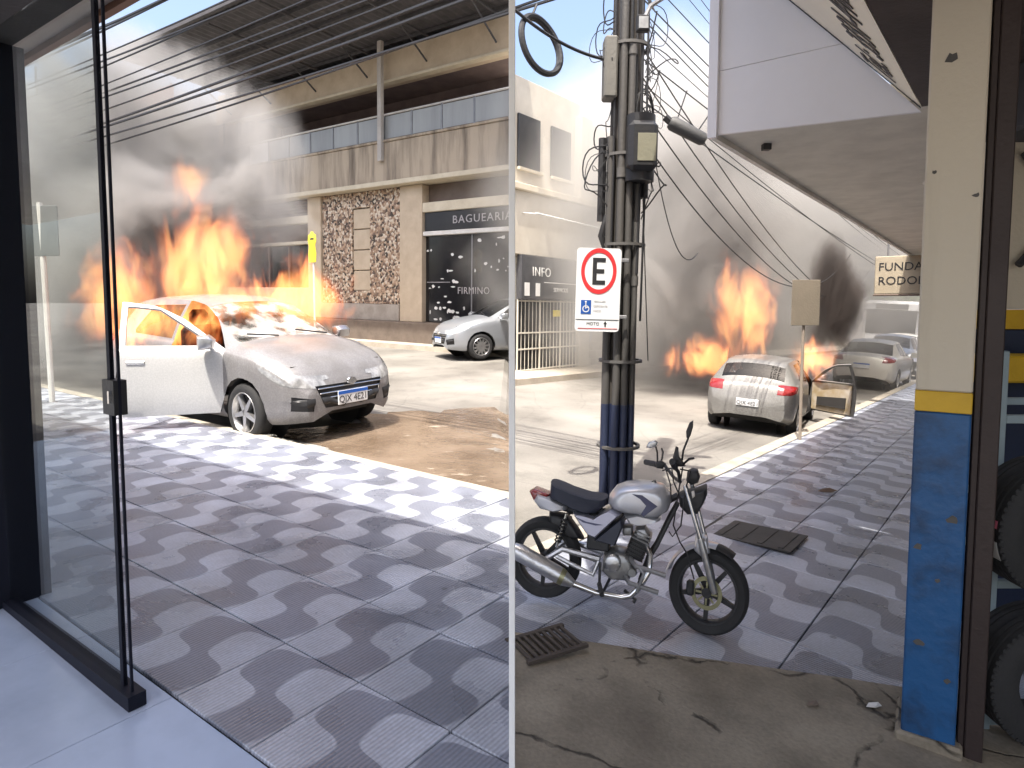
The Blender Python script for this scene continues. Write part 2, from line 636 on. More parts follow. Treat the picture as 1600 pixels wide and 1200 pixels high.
# left arm: u axis reversed handedness is fine, X of the tile runs along the street
lay_tiles(PL, UL, 0.53, 11.2, 1.28, KERB_L - 0.17, pav_l, -1)
lay_tiles(PR, UR, 0.80, 17.3, -0.20, KERB_R - 0.17, pav_r, 1, edge=(EDGE_P, -EDGE_N))
for P_, u0, u1, n0, n1, par in ((PL, 0.53 + 21 * TILE, 39, 1.28, KERB_L - 0.17, pav_l), (PR, 0.80 + 32 * TILE, 58, -0.20, KERB_R - 0.17, pav_r)):
    o = sheet('far_tiles', P_, u0, u1, n0, n1, -0.002, 2, 1, M_wave)
    c0 = P_(u0, n0)
    o.data.transform(arm_matrix(c0, UL if P_ is PL else UR).inverted())
    o.matrix_world = arm_matrix(c0, UL if P_ is PL else UR)
    w = o.matrix_world.copy()
    o.parent = par
    o.matrix_local = w
    o['kind'] = 'stuff'

kl = sheet('kerb', PL, 0.3, 60, KERB_L - 0.165, KERB_L, 0.004, 1.0, 0.2, M_kerb, clips=(X0L,), thick=0.2)
tag(kl, 'pale concrete kerb beside the flooded gutter', 'kerb', kind='structure')
kr = sheet('kerb', PR, 0.2, 70, KERB_R - 0.165, KERB_R, 0.004, 1.0, 0.2, M_kerb, clips=(X0R,), thick=0.2)
tag(kr, 'sunlit concrete kerb beside the utility pole', 'kerb', kind='structure')

M_farpav = mat('far_pavement', (0.46, 0.41, 0.34), 0.9, c2=(0.28, 0.24, 0.19), scale=2.5, bump=0.3)
fl = sheet('far_pavement', PL, 5, 70, FAR_L, 17, 0.03, 1.5, 1.0, M_farpav, clips=(X0L,), thick=0.2)
tag(fl, 'narrow pavement under the stained concrete building', 'pavement', kind='structure')
fr_ = sheet('far_pavement', PR, 5, 90, FAR_R, 12, 0.02, 1.5, 1.0, M_farpav, clips=(X0R,), thick=0.2)
tag(fr_, 'narrow pavement along the hazy shop row', 'pavement', kind='structure')

# bare concrete apron under the motorcycle's foreground
mb = MB()
A = [(0.004, 1.0), (3.2, 1.0)]
p1 = EDGE_P + EDGE_D * ((0.004 - EDGE_P.x) / EDGE_D.x)
p2 = EDGE_P + EDGE_D * ((3.2 - EDGE_P.x) / EDGE_D.x)
vs_ = []
NXS, NYS = 16, 10
for j in range(NYS + 1):
    for i in range(NXS + 1):
        x = 0.004 + (3.2 - 0.004) * i / NXS
        yt = p1.y + (p2.y - p1.y) * i / NXS + mnoise.noise((x * 3, 2.2, 0)) * 0.012
        y = 0.6 + (yt - 0.6) * j / NYS
        vs_.append((x, y, gz(x, y) + 0.006 + mnoise.noise((x * 2, y * 2, 5)) * 0.004))
mb.add(vs_, [(j * (NXS + 1) + i, j * (NXS + 1) + i + 1, (j + 1) * (NXS + 1) + i + 1, (j + 1) * (NXS + 1) + i)
             for j in range(NYS) for i in range(NXS)], True)
tag(mb.build('concrete_apron', M_conc), 'cracked brown concrete apron in front of the motorcycle', 'floor', kind='structure')

# shop floor inside the glass door: large glossy tiles
M_floor = mat('floor_tile', (0.46, 0.52, 0.66), 0.2, c2=(0.30, 0.35, 0.46), scale=2.6, bump=0.02, bscale=25, mix=0.6, detail=12, world_co=True, lo=.45, hi=.8)
fs_ = sheet('shop_floor', PL, -0.5, 9, -1.2, 1.275, -0.012, 1.0, 1.0, M_mortar, clips=(X0L,), thick=0.08)
tag(fs_, 'bluish glossy tiled floor inside the glass door', 'floor', kind='structure')
FT = 0.82
for i in range(0, 10):
    for j in range(3):
        u, n1 = 0.21 + i * FT, 1.275 - j * FT
        me = MB().bbox(0.0015, FT - 0.0015, -FT + 0.0015, -0.0015, -0.012, 0.012, 0.002).mesh('floor_tile')
        me.materials.append(M_floor)
        c = PL(u, n1)
        X = (PL(u + FT, n1) - c).normalized()
        Z = X.cross(PL(u, n1 + 0.5) - c).normalized()
        Y = Z.cross(X)
        M = Matrix((X, Y, Z)).transposed().to_4x4()
        M.translation = c
        Mi = M.inverted()
        dd = [(M @ Vector((p, q, 0))).x for p in (0, FT) for q in (-FT, 0)]
        if min(dd) > -0.02: continue
        if max(dd) > 0:
            me = clip_mesh(me, Mi @ Vector((-0.002, 0, 0)), Mi.to_3x3() @ Vector((1, 0, 0)))
        if me is None: continue
        o = link('floor_tile', me, None, fs_)
        o.matrix_local = M
# ---------------------------------------------------------------- cars
M_tyre = mat('tyre_rubber', (0.022, 0.022, 0.023), 0.85, bscale=60)
M_black = mat('black_plastic', (0.02, 0.02, 0.022), 0.5)
M_dark = mat('dark_interior', (0.03, 0.028, 0.027), 0.85)
M_alloy = mat('alloy', (0.55, 0.55, 0.56), 0.32, 0.85, c2=(0.35, 0.34, 0.33))
M_glassd = glass('car_glass', (0.32, 0.36, 0.36), 0.8)
M_lens = mat('lamp_lens', (0.62, 0.64, 0.66), 0.12, 0.3, c2=(0.3, 0.3, 0.32), scale=9, coat=0.6, bump=0)
M_lensd = mat('sooty_lens', (0.20, 0.20, 0.20), 0.2, 0.2, c2=(.5, .5, .5), scale=14, coat=.5, bump=0)
M_tail = mat('tail_lens', (0.22, 0.012, 0.012), 0.2, coat=0.6, bump=0)
M_plate = mat('plate_white', (0.75, 0.76, 0.77), 0.4, bump=0)
M_blue = mat('plate_blue', (0.02, 0.12, 0.50), 0.4, bump=0)
M_chrome = mat('chrome', (0.75, 0.75, 0.75), 0.18, 1.0, bump=0)


def car_paint(name, c, soot=0.0, metal=0.55, powder=0.0):
    """metallic paint; soot and extinguisher powder lie on it in patches"""
    if name in MATS: return MATS[name]
    m, nt, N, L, P = nodes_of(name)
    tc = N.new('ShaderNodeTexCoord').outputs['Object']
    n = N.new('ShaderNodeTexNoise'); n.inputs['Scale'].default_value = 1.7; n.inputs['Detail'].default_value = 9; n.inputs['Roughness'].default_value = 0.68
    ms_ = N.new('ShaderNodeMapping'); ms_.inputs['Scale'].default_value = (1, 1, .4)
    L.new(tc, ms_.inputs[0]); L.new(ms_.outputs[0], n.inputs['Vector'])
    f = N.new('ShaderNodeTexNoise'); f.inputs['Scale'].default_value = 70; f.inputs['Detail'].default_value = 5
    L.new(tc, f.inputs['Vector'])
    r = N.new('ShaderNodeMapRange'); r.inputs[1].default_value = 0.44; r.inputs[2].default_value = 0.72
    r.inputs[4].default_value = soot
    L.new(n.outputs[0], r.inputs[0])
    r2 = N.new('ShaderNodeMapRange'); r2.inputs[1].default_value = 0.42; r2.inputs[2].default_value = 0.62
    r2.inputs[4].default_value = powder
    L.new(f.outputs[0], r2.inputs[0])
    a = N.new('ShaderNodeMix'); a.data_type = 'RGBA'
    a.inputs[6].default_value = (*c, 1); a.inputs[7].default_value = (0.66, 0.65, 0.63, 1)
    L.new(r2.outputs[0], a.inputs[0])
    b = N.new('ShaderNodeMix'); b.data_type = 'RGBA'; b.inputs[7].default_value = (0.10, 0.09, 0.08, 1)
    L.new(r.outputs[0], b.inputs[0]); L.new(a.outputs[2], b.inputs[6])
    L.new(b.outputs[2], P.inputs['Base Color'])
    P.inputs['Metallic'].default_value = metal
    P.inputs['Roughness'].default_value = 0.34 + 0.3 * max(soot, powder)
    P.inputs['Coat Weight'].default_value = 0.5 * (1 - max(soot, powder))
    P.inputs['Coat Roughness'].default_value = 0.06
    MATS[name] = m
    return m


def pl(pts, x):
    if x <= pts[0][0]: return pts[0][1]
    for (a, b), (c, d) in zip(pts, pts[1:]):
        if x <= c: return b + (d - b) * (x - a) / (c - a)
    return pts[-1][1]


def sm(pts, x, w=0.05):
    return (pl(pts, x - w) + 2 * pl(pts, x) + pl(pts, x + w)) / 4


HATCH = dict(
    top=[(-1.95, .62), (-1.90, .93), (-1.72, 1.08), (-1.46, 1.40), (-1.30, 1.445), (-.6, 1.475), (-.1, 1.465), (.2, 1.42),
         (.98, 1.02), (1.25, .975), (1.62, .88), (1.82, .77), (1.92, .66), (1.95, .56)],
    belt=[(-1.95, .60), (-1.88, .88), (-1.6, .99), (-.9, .985), (0, .95), (.9, .91), (1.3, .86), (1.65, .76), (1.85, .63), (1.95, .50)],
    wid=[(-1.95, .66), (-1.90, .75), (-1.75, .82), (-1.3, .85), (0, .86), (1.2, .85), (1.6, .82), (1.80, .75), (1.90, .66), (1.95, .55)],
    bot=[(-1.95, .32), (-1.7, .24), (0, .20), (1.6, .20), (1.95, .24)],
    rail=[(-1.95, .86), (-1.75, .72), (-1.4, .66), (0, .675), (.3, .69), (.95, .80), (1.2, .86), (1.95, .84)],
    ws=(.24, .95), rg=(-1.71, -1.47), axles=(1.22, -1.28), wr=.30)
SEDAN = dict(HATCH)
SEDAN.update(
    top=[(-2.15, .70), (-2.10, .96), (-1.6, 1.04), (-1.0, 1.38), (-.6, 1.45), (-.1, 1.455), (.2, 1.41), (.98, 1.02), (1.25, .975),
         (1.62, .88), (1.82, .77), (1.92, .66), (1.95, .56)],
    belt=[(-2.15, .66), (-2.0, .90), (-1.5, .96), (-.9, .965), (0, .95), (.9, .91), (1.3, .86), (1.65, .76), (1.85, .63), (1.95, .50)],
    wid=[(-2.15, .66), (-2.05, .77), (-1.8, .83), (-1.3, .85), (0, .86), (1.2, .85), (1.6, .82), (1.80, .75), (1.90, .66), (1.95, .55)],
    bot=[(-2.15, .34), (-1.9, .24), (0, .20), (1.6, .20), (1.95, .24)],
    rail=[(-2.15, .86), (-1.6, .80), (-1.0, .68), (0, .675), (.3, .69), (.95, .80), (1.2, .86), (1.95, .84)],
    rg=(-1.55, -1.02), axles=(1.22, -1.36))


def car_shell(S):
    bm = bmesh.new()
    seg = bm.faces.layers.int.new('seg')
    x0, x1 = S['top'][0][0], S['top'][-1][0]
    xs_ = []
    x = x0
    while x < x1 - 1e-6:
        xs_.append(x)
        e = min(x - x0, x1 - x)
        x += 0.025 if e < 0.25 else 0.06
    xs_.append(x1)
    rows = []
    for x in xs_:
        W, zt, zb = sm(S['wid'], x), sm(S['top'], x), sm(S['bot'], x)
        zs = min(sm(S['belt'], x), zt - 0.03)
        wg = sm(S['rail'], x) * W if zt - zs > 0 else W
        k = min(1, max(0, (zt - zs - 0.09) / 0.12))          # 0 hood, 1 cabin
        ze = zt - ((1 - k) * (zt - zs) * 0.35 + k * 0.055)
        A = [(.88 * W, zb), (.965 * W, zb + .07), (.995 * W, zb + .22), (W, zb + .42 * (zs - zb) + .05), (.995 * W, zs - .10), (.975 * W, zs - .02), (.955 * W, zs)]
        p = []
        for i in range(len(A) - 1):
            for t in (0, .5):
                q0, q1, q2, q3 = A[max(i - 1, 0)], A[i], A[i + 1], A[min(i + 2, len(A) - 1)]
                p.append(tuple(0.5 * (2 * q1[d] + (q2[d] - q0[d]) * t + (2 * q0[d] - 5 * q1[d] + 4 * q2[d] - q3[d]) * t * t +
                                      (-q0[d] + 3 * q1[d] - 3 * q2[d] + q3[d]) * t ** 3) for d in (0, 1)))
        D = A[-1]
        nlow = len(p)
        for i in range(8):
            t = i / 8
            p.append((D[0] + (wg - D[0]) * t + 0.02 * k * math.sin(math.pi * t), D[1] + (ze - D[1]) * t))
        nside = len(p)
        for i in range(7):
            a = i / 6
            y = wg * (1 - a)
            p.append((y, ze + (zt - ze) * (1 - (1 - a) ** 2.4)))
        rows.append((x, p))
    for sg in (1, -1):
        grid = [[bm.verts.new((x, sg * y, z)) for y, z in p] for x, p in rows]
        for i in range(len(grid) - 1):
            for j in range(len(grid[0]) - 1):
                f = bm.faces.new((grid[i][j], grid[i + 1][j], grid[i + 1][j + 1], grid[i][j + 1]))
                f[seg] = 0 if j < nlow else (1 if j < nside else 2)
        for g, d in ((grid[0], -1), (grid[-1], 1)):         # bluff ends
            mid = [bm.verts.new((g[j].co.x + d * 0.03, g[j].co.y * 0.55, .45 + (g[j].co.z - .45) * .6)) for j in range(len(g))]
            for j in range(len(g) - 1):
                f = bm.faces.new((g[j], g[j + 1], mid[j + 1], mid[j])); f[seg] = 3
            c = bm.verts.new((g[0].co.x + d * 0.035, 0, mid[0].co.z))
            for j in range(len(g) - 1):
                f = bm.faces.new((mid[j], mid[j + 1], c)); f[seg] = 3
    bmesh.ops.remove_doubles(bm, verts=bm.verts, dist=0.0008)
    bmesh.ops.recalc_face_normals(bm, faces=bm.faces)
    return bm, seg


def cut(bm, poly, pred, view):
    """cut the shell along the edges of an outline seen from the side ('xz') or the front ('yz')"""
    a = [p[0] for p in poly]; b = [p[1] for p in poly]
    for p, q in zip(poly, poly[1:] + poly[:1]):
        d = (q[0] - p[0], q[1] - p[1])
        if view == 'xz':
            co, no = Vector((p[0], 0, p[1])), Vector((d[1], 0, -d[0]))
        else:
            co, no = Vector((0, p[0], p[1])), Vector((0, d[1], -d[0]))
        fs = []
        for f in bm.faces:
            c = f.calc_center_median()
            if not pred(c): continue
            s = c.x if view == 'xz' else c.y
            if min(a) - .12 < s < max(a) + .12 and min(b) - .12 < c.z < max(b) + .12: fs.append(f)
        es = {e for f in fs for e in f.edges}; vs2 = {v for f in fs for v in f.verts}
        bmesh.ops.bisect_plane(bm, geom=list(vs2) + list(es) + fs, plane_co=co, plane_no=no, dist=1e-5)


def inside(poly, x, z):
    r = False
    for (a, b), (c, d) in zip(poly, poly[1:] + poly[:1]):
        if (b > z) != (d > z) and x < (c - a) * (z - b) / (d - b) + a: r = not r
    return r


def circle(cx, cz, r, n=18):
    return [(cx + r * math.cos(2 * math.pi * i / n), cz + r * math.sin(2 * math.pi * i / n)) for i in range(n)]


WHEELS = {}


def wheel_meshes(r, spokes):
    if (r, spokes) in WHEELS: return WHEELS[(r, spokes)]
    t = MB().lathe([(r * .66, -.085), (r * .80, -.097), (r * .93, -.09), (r, -.065), (r * .995, -.02), (r * .995, .02), (r, .065), (r * .93, .09), (r * .80, .097), (r * .66, .085)], seg=32)
    k = MB().lathe([(r * .60, .08), (r * .655, -.082), (r * .68, -.094), (r * .70, -.088), (r * .68, .085)], seg=28)
    k.lathe([(0.0, -.07), (r * .13, -.068), (r * .16, -.05), (r * .16, .02)], seg=12)
    for i in range(spokes):
        M = Matrix.Rotation(2 * math.pi * i / spokes, 4, 'Y')
        k.prism([(r * .1, -.028), (r * .64, -.018), (r * .64, .018), (r * .1, .028)], -.078, -.03, M)
    d = MB().lathe([(0, -.02), (r * .62, -.02), (r * .62, .0), (0, .0)], seg=20)
    w = (t.mesh('tyre'), k.mesh('rim'), d.mesh('brake_backing'))
    for me, m in zip(w, (M_tyre, M_alloy, M_dark)): me.materials.append(m)
    WHEELS[(r, spokes)] = w
    return w


def make_car(name, label, M, paint, S=HATCH, group=None, open_door=False, burnt=False, plate='', plate_band=True, spokes=10,
             glassm=None, door_angle=52, door_paint=None):
    root = thing(name, label, 'car', M, group)
    glassm = glassm or M_glassd
    bm, seg = car_shell(S)
    xr = S['top'][0][0]
    xa = -.14
    doorF = [(.80, .27), (.90, .60), (.89, .915), (.25, 1.385), (-.06, 1.43), (xa, 1.43), (xa, .27)]
    doorR = [(xa - .012, .27), (xa - .012, 1.43), (-.95, 1.415), (-1.19, 1.08), (-1.14, .86), (-.92, .60), (-.88, .27)]
    winF = [(.77, .965), (.22, 1.335), (-.02, 1.365), (-.085, 1.365), (-.085, .985)]
    winR = [(-.2, .99), (-.2, 1.365), (-.90, 1.345), (-1.10, 1.06), (-1.06, 1.02)]
    if S is SEDAN:
        doorR = [(xa - .012, .27), (xa - .012, 1.43), (-.80, 1.40), (-1.12, 1.08), (-1.14, .86), (-.98, .62), (-.92, .27)]
        winR = [(-.2, .99), (-.2, 1.365), (-.74, 1.335), (-1.02, 1.06), (-.98, 1.02)]
    head = [(1.97, .56), (1.93, .66), (1.62, .80), (1.42, .825), (1.50, .74), (1.75, .62)]
    tail = [(xr - .02, .80), (xr - .02, .93), (xr + .18, 1.0), (xr + .42, .97), (xr + .30, .88)]
    hood = [(1.86, .6), (1.84, 1.2), (1.0, 1.2), (1.0, .6)]
    for sg in (1, -1):
        side = lambda c, sg=sg: c.y * sg > .33
        for poly in (doorF, doorR, winF, winR): cut(bm, poly, side, 'xz')
        cut(bm, head, lambda c, sg=sg: c.y * sg > .30 and c.x > 1.2, 'xz')
        cut(bm, tail, lambda c, sg=sg: c.y * sg > .50 and c.x < -1.2, 'xz')
        for ax in S['axles']:
            cut(bm, circle(ax, S['wr'] + .005, S['wr'] + .055), lambda c, sg=sg: c.y * sg > .45 and c.z < .8, 'xz')
    cut(bm, hood, lambda c: abs(c.y) < .80 and c.z > .6, 'xz')
    grille = [(-.40, .44), (-.47, .60), (.47, .60), (.40, .44)]
    grille = [(-.36, .36), (-.47, .585), (.47, .585), (.36, .36)]
    cut(bm, grille, lambda c: c.x > 1.6, 'yz')
    for sg in (1, -1):
        fog = [(sg * .50, .34), (sg * .48, .46), (sg * .70, .50), (sg * .70, .36)]
        cut(bm, fog, lambda c, sg=sg: c.x > 1.55 and c.y * sg > .4, 'yz')
    bump = [(-.9, .30), (-.9, .34), (.9, .34), (.9, .30)]
    parts = {}
    for f in bm.faces:
        c = f.calc_center_median()
        s = 'l' if c.y > 0 else 'r'
        key = 'body'
        if any((c.x - ax) ** 2 + (c.z - S['wr'] - .005) ** 2 < (S['wr'] + .05) ** 2 for ax in S['axles']) and abs(c.y) > .45 and c.z < .75:
            continue
        sl = f[seg]
        if abs(c.y) > .33 and sl in (0, 1):
            if inside(winF, c.x, c.z) and sl == 1: key = 'windowF' + s
            elif inside(winR, c.x, c.z) and sl == 1: key = 'windowR' + s
            elif inside(doorF, c.x, c.z): key = 'doorF' + s
            elif inside(doorR, c.x, c.z): key = 'doorR' + s
        if sl == 2 and S['ws'][0] < c.x < S['ws'][1]: key = 'windshield'
        if sl == 2 and S['rg'][0] < c.x < S['rg'][1]: key = 'rear_window'
        if sl != 0 and key == 'body' and inside(hood, c.x, c.z) and abs(c.y) < .78: key = 'hood'
        if c.x > 1.2 and abs(c.y) > .30 and inside(head, c.x, c.z) and not (key == 'hood' and abs(c.y) < .5): key = 'headlight' + s
        if c.x < -1.2 and abs(c.y) > .50 and inside(tail, c.x, c.z): key = 'taillight' + s
        if c.x > 1.75 and inside(grille, c.y, c.z): key = 'grille'
        if c.x > 1.55 and any(inside([(g * .50, .34), (g * .48, .46), (g * .70, .50), (g * .70, .36)], c.y, c.z) for g in (1, -1)): key = 'fog' + s
        parts.setdefault(key, []).append(f)

    def extract(fs, offset=0.0, gap=0.0, thick=0.0):
        b2 = bmesh.new()
        vm = {}
        for f in fs:
            vv = []
            for v in f.verts:
                if v.index not in vm: vm[v.index] = b2.verts.new(v.co)
                vv.append(vm[v.index])
            try: b2.faces.new(vv)
            except ValueError: pass
        bmesh.ops.remove_doubles(b2, verts=b2.verts, dist=1e-5)
        b2.normal_update()
        if gap:
            r = bmesh.ops.inset_region(b2, faces=b2.faces[:], thickness=gap, use_even_offset=True)
            bmesh.ops.delete(b2, geom=r['faces'], context='FACES')
        if offset:
            b2.normal_update()
            mv = [(v, v.normal.copy()) for v in b2.verts]
            for v, n in mv: v.co += n * offset
        if thick:
            bmesh.ops.solidify(b2, geom=b2.faces[:], thickness=thick)
        for f in b2.faces: f.smooth = True
        return b2

    def put(key, nm, m, parent=root, **k):
        if key not in parts: return None
        b2 = extract(parts[key], **k)
        me = bpy.data.meshes.new(nm)
        b2.to_mesh(me); b2.free()
        me.set_sharp_from_angle(angle=R(38))
        return link(nm, me, m, parent)

    bm.verts.index_update()
    put('body', 'body', paint)
    put('hood', 'hood', paint, gap=.004)
    if 'windshield' in parts:
        put('windshield', 'windshield', M_crazed if burnt else glassm, offset=-.004, gap=.02)
    put('rear_window', 'rear_window', glassm, offset=-.004, gap=.02)
    for s in 'lr':
        for wk, dk in (('windowF', 'doorF'), ('windowR', 'doorR')):
            if open_door and s == 'r' and dk == 'doorF':
                continue
            d = put(dk + s, 'door', paint, gap=.004)
            if not (burnt and wk == 'windowF'):
                put(wk + s, 'window', glassm, offset=-.006, parent=d)
            sg = 1 if s == 'l' else -1
            hx = xa + .13 if dk == 'doorF' else -1.0
            MB().bbox(hx - .09, hx + .09, sg * .845 - .018, sg * .845 + .018, .80, .835, .008).build('handle', paint, d)
        put('headlight' + s, 'headlight', M_lensd if burnt else M_lens, offset=.003, gap=.006)
        put('taillight' + s, 'taillight', M_tail, offset=.003)
        put('fog' + s, 'lower_intake', M_black, offset=-.012)
        sg = 1 if s == 'l' else -1
        mir = thing_part = MB()
        if not (open_door and s == 'r'):
            mir.pillow([(.62, .93), (.78, .95), (.80, 1.04), (.74, 1.09), (.62, 1.08)], .10, y=sg * .97).tube([(.74, sg * .84, .95), (.72, sg * .93, .97)], .025)
            mir.build('mirror', paint if not burnt else M_alloy, root)
    put('grille', 'grille', M_black, offset=-.015)
    xf = S['top'][-1][0] + .012
    for k in range(4):
        z = .40 + k * .05
        w = .36 + (z - .36) * .45
        MB().bbox(xf - .05, xf + .012, -w, w, z, z + .014, .004).build('grille_slat', M_chrome, root)
    gl = MB().lathe([(0, -.01), (.05, -.01), (.055, 0), (.05, .01), (0, .01)], Matrix.Translation((xf + .02, 0, .60)) @ Matrix.Rotation(R(90), 4, 'Z') @ Matrix.Diagonal((1.25, 1, .72, 1)), seg=16)
    gl.build('emblem', M_chrome, root)
    # number plates
    for xx, zz, d in ((xf + .035, .44, 1), (xr - .045, .62 if S is HATCH else .70, -1)):
        pp = MB().bbox(xx - .008, xx + .008, -.21, .21, zz - .07, zz + .07, .004).build('plate', M_plate, root)
        Mx = Matrix.Translation((xx + d * .009, 0, zz)) @ Matrix.Rotation(R(90 * d), 4, 'Z') @ UP
        if plate_band:
            MB().box(xx + (0.008 if d > 0 else -.0105), xx + (.0105 if d > 0 else -.008), -.21, .21, zz + .035, zz + .07).build('plate_band', M_blue, pp)
        if plate:
            text(plate, .10, M_black, pp, Matrix.Translation((0, 0, -.018)) @ Mx, .001)
    # innards
    n = MB()
    n.box(xr + .25, 1.0, -.74, .74, .24, .32)
    n.box(-.2, 1.6, -.58, .58, .20, .24)
    n.box(.98, 1.75, -.62, .62, .30, .78)
    n.box(xr + .12, xr + .30, -.6, .6, .3, .8)
    n.bbox(.62, 1.0, -.72, .72, .62, .93, .06)
    n.build('floor_pan', M_dark, root)
    for yy in (.36, -.36):
        st = MB().bbox(-.35, .18, yy - .24, yy + .24, .36, .56, .06)
        st.bbox(-.44, -.26, yy - .24, yy + .24, .50, 1.12, .06, None).bbox(-.45, -.32, yy - .12, yy + .12, 1.12, 1.30, .05)
        st.build('seat', M_dark, root)
    MB().bbox(-1.25, -.85, -.62, .62, .36, .58, .06).bbox(-1.35, -1.18, -.62, .62, .5, 1.1, .06).build('rear_seat', M_dark, root)
    MB().lathe([(.165, -.014), (.185, 0), (.165, .014), (.15, 0)], Matrix.Translation((.56, .36, .88)) @ Matrix.Rotation(R(62), 4, 'Y') @ Matrix.Rotation(R(90), 4, 'X'), seg=20, closed=True).build('steering_wheel', M_black, root)
    for ax in S['axles']:
        for sg in (1, -1):
            li = MB()
            li.lathe([(S['wr'] + .052, .50), (S['wr'] + .052, .80)], Matrix.Translation((ax, 0 if sg > 0 else -1.30, S['wr'])), seg=18, a0=-.25, a1=math.pi + .25)
            li.lathe([(0, sg * .50), (S['wr'] + .052, sg * .50)], Matrix.Translation((ax, 0, S['wr'])), seg=18)
            li.build('wheel_arch_liner', M_dark, root)
    tm, rm, dm = wheel_meshes(S['wr'], spokes)
    for ax in S['axles']:
        for sg in (1, -1):
            w = bpy.data.objects.new('wheel', None)
            col.objects.link(w)
            w.parent = root
            w.empty_display_size = .1
            w.matrix_local = Matrix.Translation((ax, sg * .745, S['wr'])) @ Matrix.Rotation(math.pi if sg > 0 else 0, 4, 'Z') @ Matrix.Rotation(.3 * ax, 4, 'Y')
            for nm, me in (('tyre', tm), ('rim', rm), ('brake_backing', dm)):
                link(nm, me, None, w)
    for q in ([(.99, .5, 1.03), (.90, .1, 1.085)], [(.99, -.2, 1.04), (.90, -.55, 1.07)]):
        MB().tube(q, .01, 6).build('wiper', M_black, root)
    if open_door:
        b2 = extract(parts['doorFr'], thick=.0)
        hinge = Vector((.87, -.80, 0))
        Mh = Matrix.Translation(hinge) @ Matrix.Rotation(R(door_angle), 4, 'Z')
        def moved(b):
            bmesh.ops.translate(b, verts=b.verts, vec=-hinge)
            me = bpy.data.meshes.new('door'); b.to_mesh(me); b.free(); return me
        ext = bmesh.ops.solidify(b2, geom=b2.faces[:], thickness=.035)
        for f in b2.faces: f.smooth = True
        me = moved(b2)
        me.set_sharp_from_angle(angle=R(38))
        d = link('door', me, door_paint or paint, root)
        d.matrix_local = Mh
        d['label'] = 'front passenger door hanging wide open'
        # trim panel, handle, mirror
        MB().prism([(-.06, .31), (-.04, .90), (-.95, .93), (-.95, .31)], -.02, .015, Matrix.Translation((0, .02, 0))).build('trim_panel', M_trim, d)
        MB().prism([(-.2, .42), (-.2, .60), (-.85, .66), (-.85, .42)], .0, .05, Matrix.Translation((0, .025, 0))).build('armrest', M_dark, d)
        MB().bbox(-.95, -.77, -.068, -.030, .80, .835, .008).build('handle', M_chrome, d)
        MB().pillow([(-.25, .93), (-.09, .95), (-.07, 1.04), (-.13, 1.09), (-.25, 1.08)], .10, y=-.17).tube([(-.13, -.02, .95), (-.15, -.13, .97)], .025).build('mirror', M_alloy, d)
    bm.free()
    return root


def crazed_glass():
    """windscreen shattered and whitened by powder"""
    m, nt, N, L, P = nodes_of('crazed_glass')
    tc = N.new('ShaderNodeTexCoord').outputs['Object']
    v = N.new('ShaderNodeTexVoronoi'); v.inputs['Scale'].default_value = 34; v.feature = 'DISTANCE_TO_EDGE'
    n = N.new('ShaderNodeTexNoise'); n.inputs['Scale'].default_value = 3.2; n.inputs['Detail'].default_value = 8
    L.new(tc, v.inputs['Vector']); L.new(tc, n.inputs['Vector'])
    r = N.new('ShaderNodeMapRange'); r.inputs[1].default_value = .38; r.inputs[2].default_value = .62
    L.new(n.outputs[0], r.inputs[0])
    mx = N.new('ShaderNodeMix'); mx.data_type = 'RGBA'
    mx.inputs[6].default_value = (.05, .055, .045, 1); mx.inputs[7].default_value = (.72, .71, .68, 1)
    L.new(r.outputs[0], mx.inputs[0]); L.new(mx.outputs[2], P.inputs['Base Color'])
    P.inputs['Roughness'].default_value = .35
    t = N.new('ShaderNodeBsdfTransparent')
    ms = N.new('ShaderNodeMixShader'); 
    a = N.new('ShaderNodeMapRange'); a.inputs[3].default_value = .25; a.inputs[4].default_value = .95
    L.new(r.outputs[0], a.inputs[0]); L.new(a.outputs[0], ms.inputs[0])
    L.new(t.outputs[0], ms.inputs[1]); L.new(P.outputs[0], ms.inputs[2])
    L.new(ms.outputs[0], N['Material Output'].inputs[0])
    b = N.new('ShaderNodeBump'); b.inputs['Strength'].default_value = .6; b.inputs['Distance'].default_value = .01
    L.new(v.outputs['Distance'], b.inputs['Height']); L.new(b.outputs[0], P.inputs['Normal'])
    return m


M_crazed = crazed_glass()
M_trim = mat('door_trim', (0.34, 0.26, 0.15), 0.7, c2=(0.55, 0.52, 0.48), scale=4)
PAINT_BURNT = car_paint('burnt_silver', (0.20, 0.195, 0.20), soot=.55, powder=.10, metal=.25)
PAINT_SILVER = car_paint('silver_paint', (0.36, 0.38, 0.41), metal=.5)
PAINT_WHITE = car_paint('white_paint', (0.55, 0.53, 0.48), metal=.05)
PAINT_NAVY = car_paint('dark_paint', (0.10, 0.11, 0.14), metal=.4)


def stand(x, y, heading, s, drop=ROAD_DROP, sz=None):
    """frame for a thing standing on the sloped road, X along its heading"""
    h = Vector(heading).normalized()
    l = Vector((-h.y, h.x))
    f = lambda v: Vector((v.x, v.y, gz(x + v.x, y + v.y) - gz(x, y)))
    X = f(h).normalized()
    Z = X.cross(f(l)).normalized()
    Y = Z.cross(X)
    M = Matrix((X, Y, Z)).transposed().to_4x4()
    M.translation = (x, y, gz(x, y) - drop)
    return M @ Matrix.Diagonal((s, s, sz or s, 1))


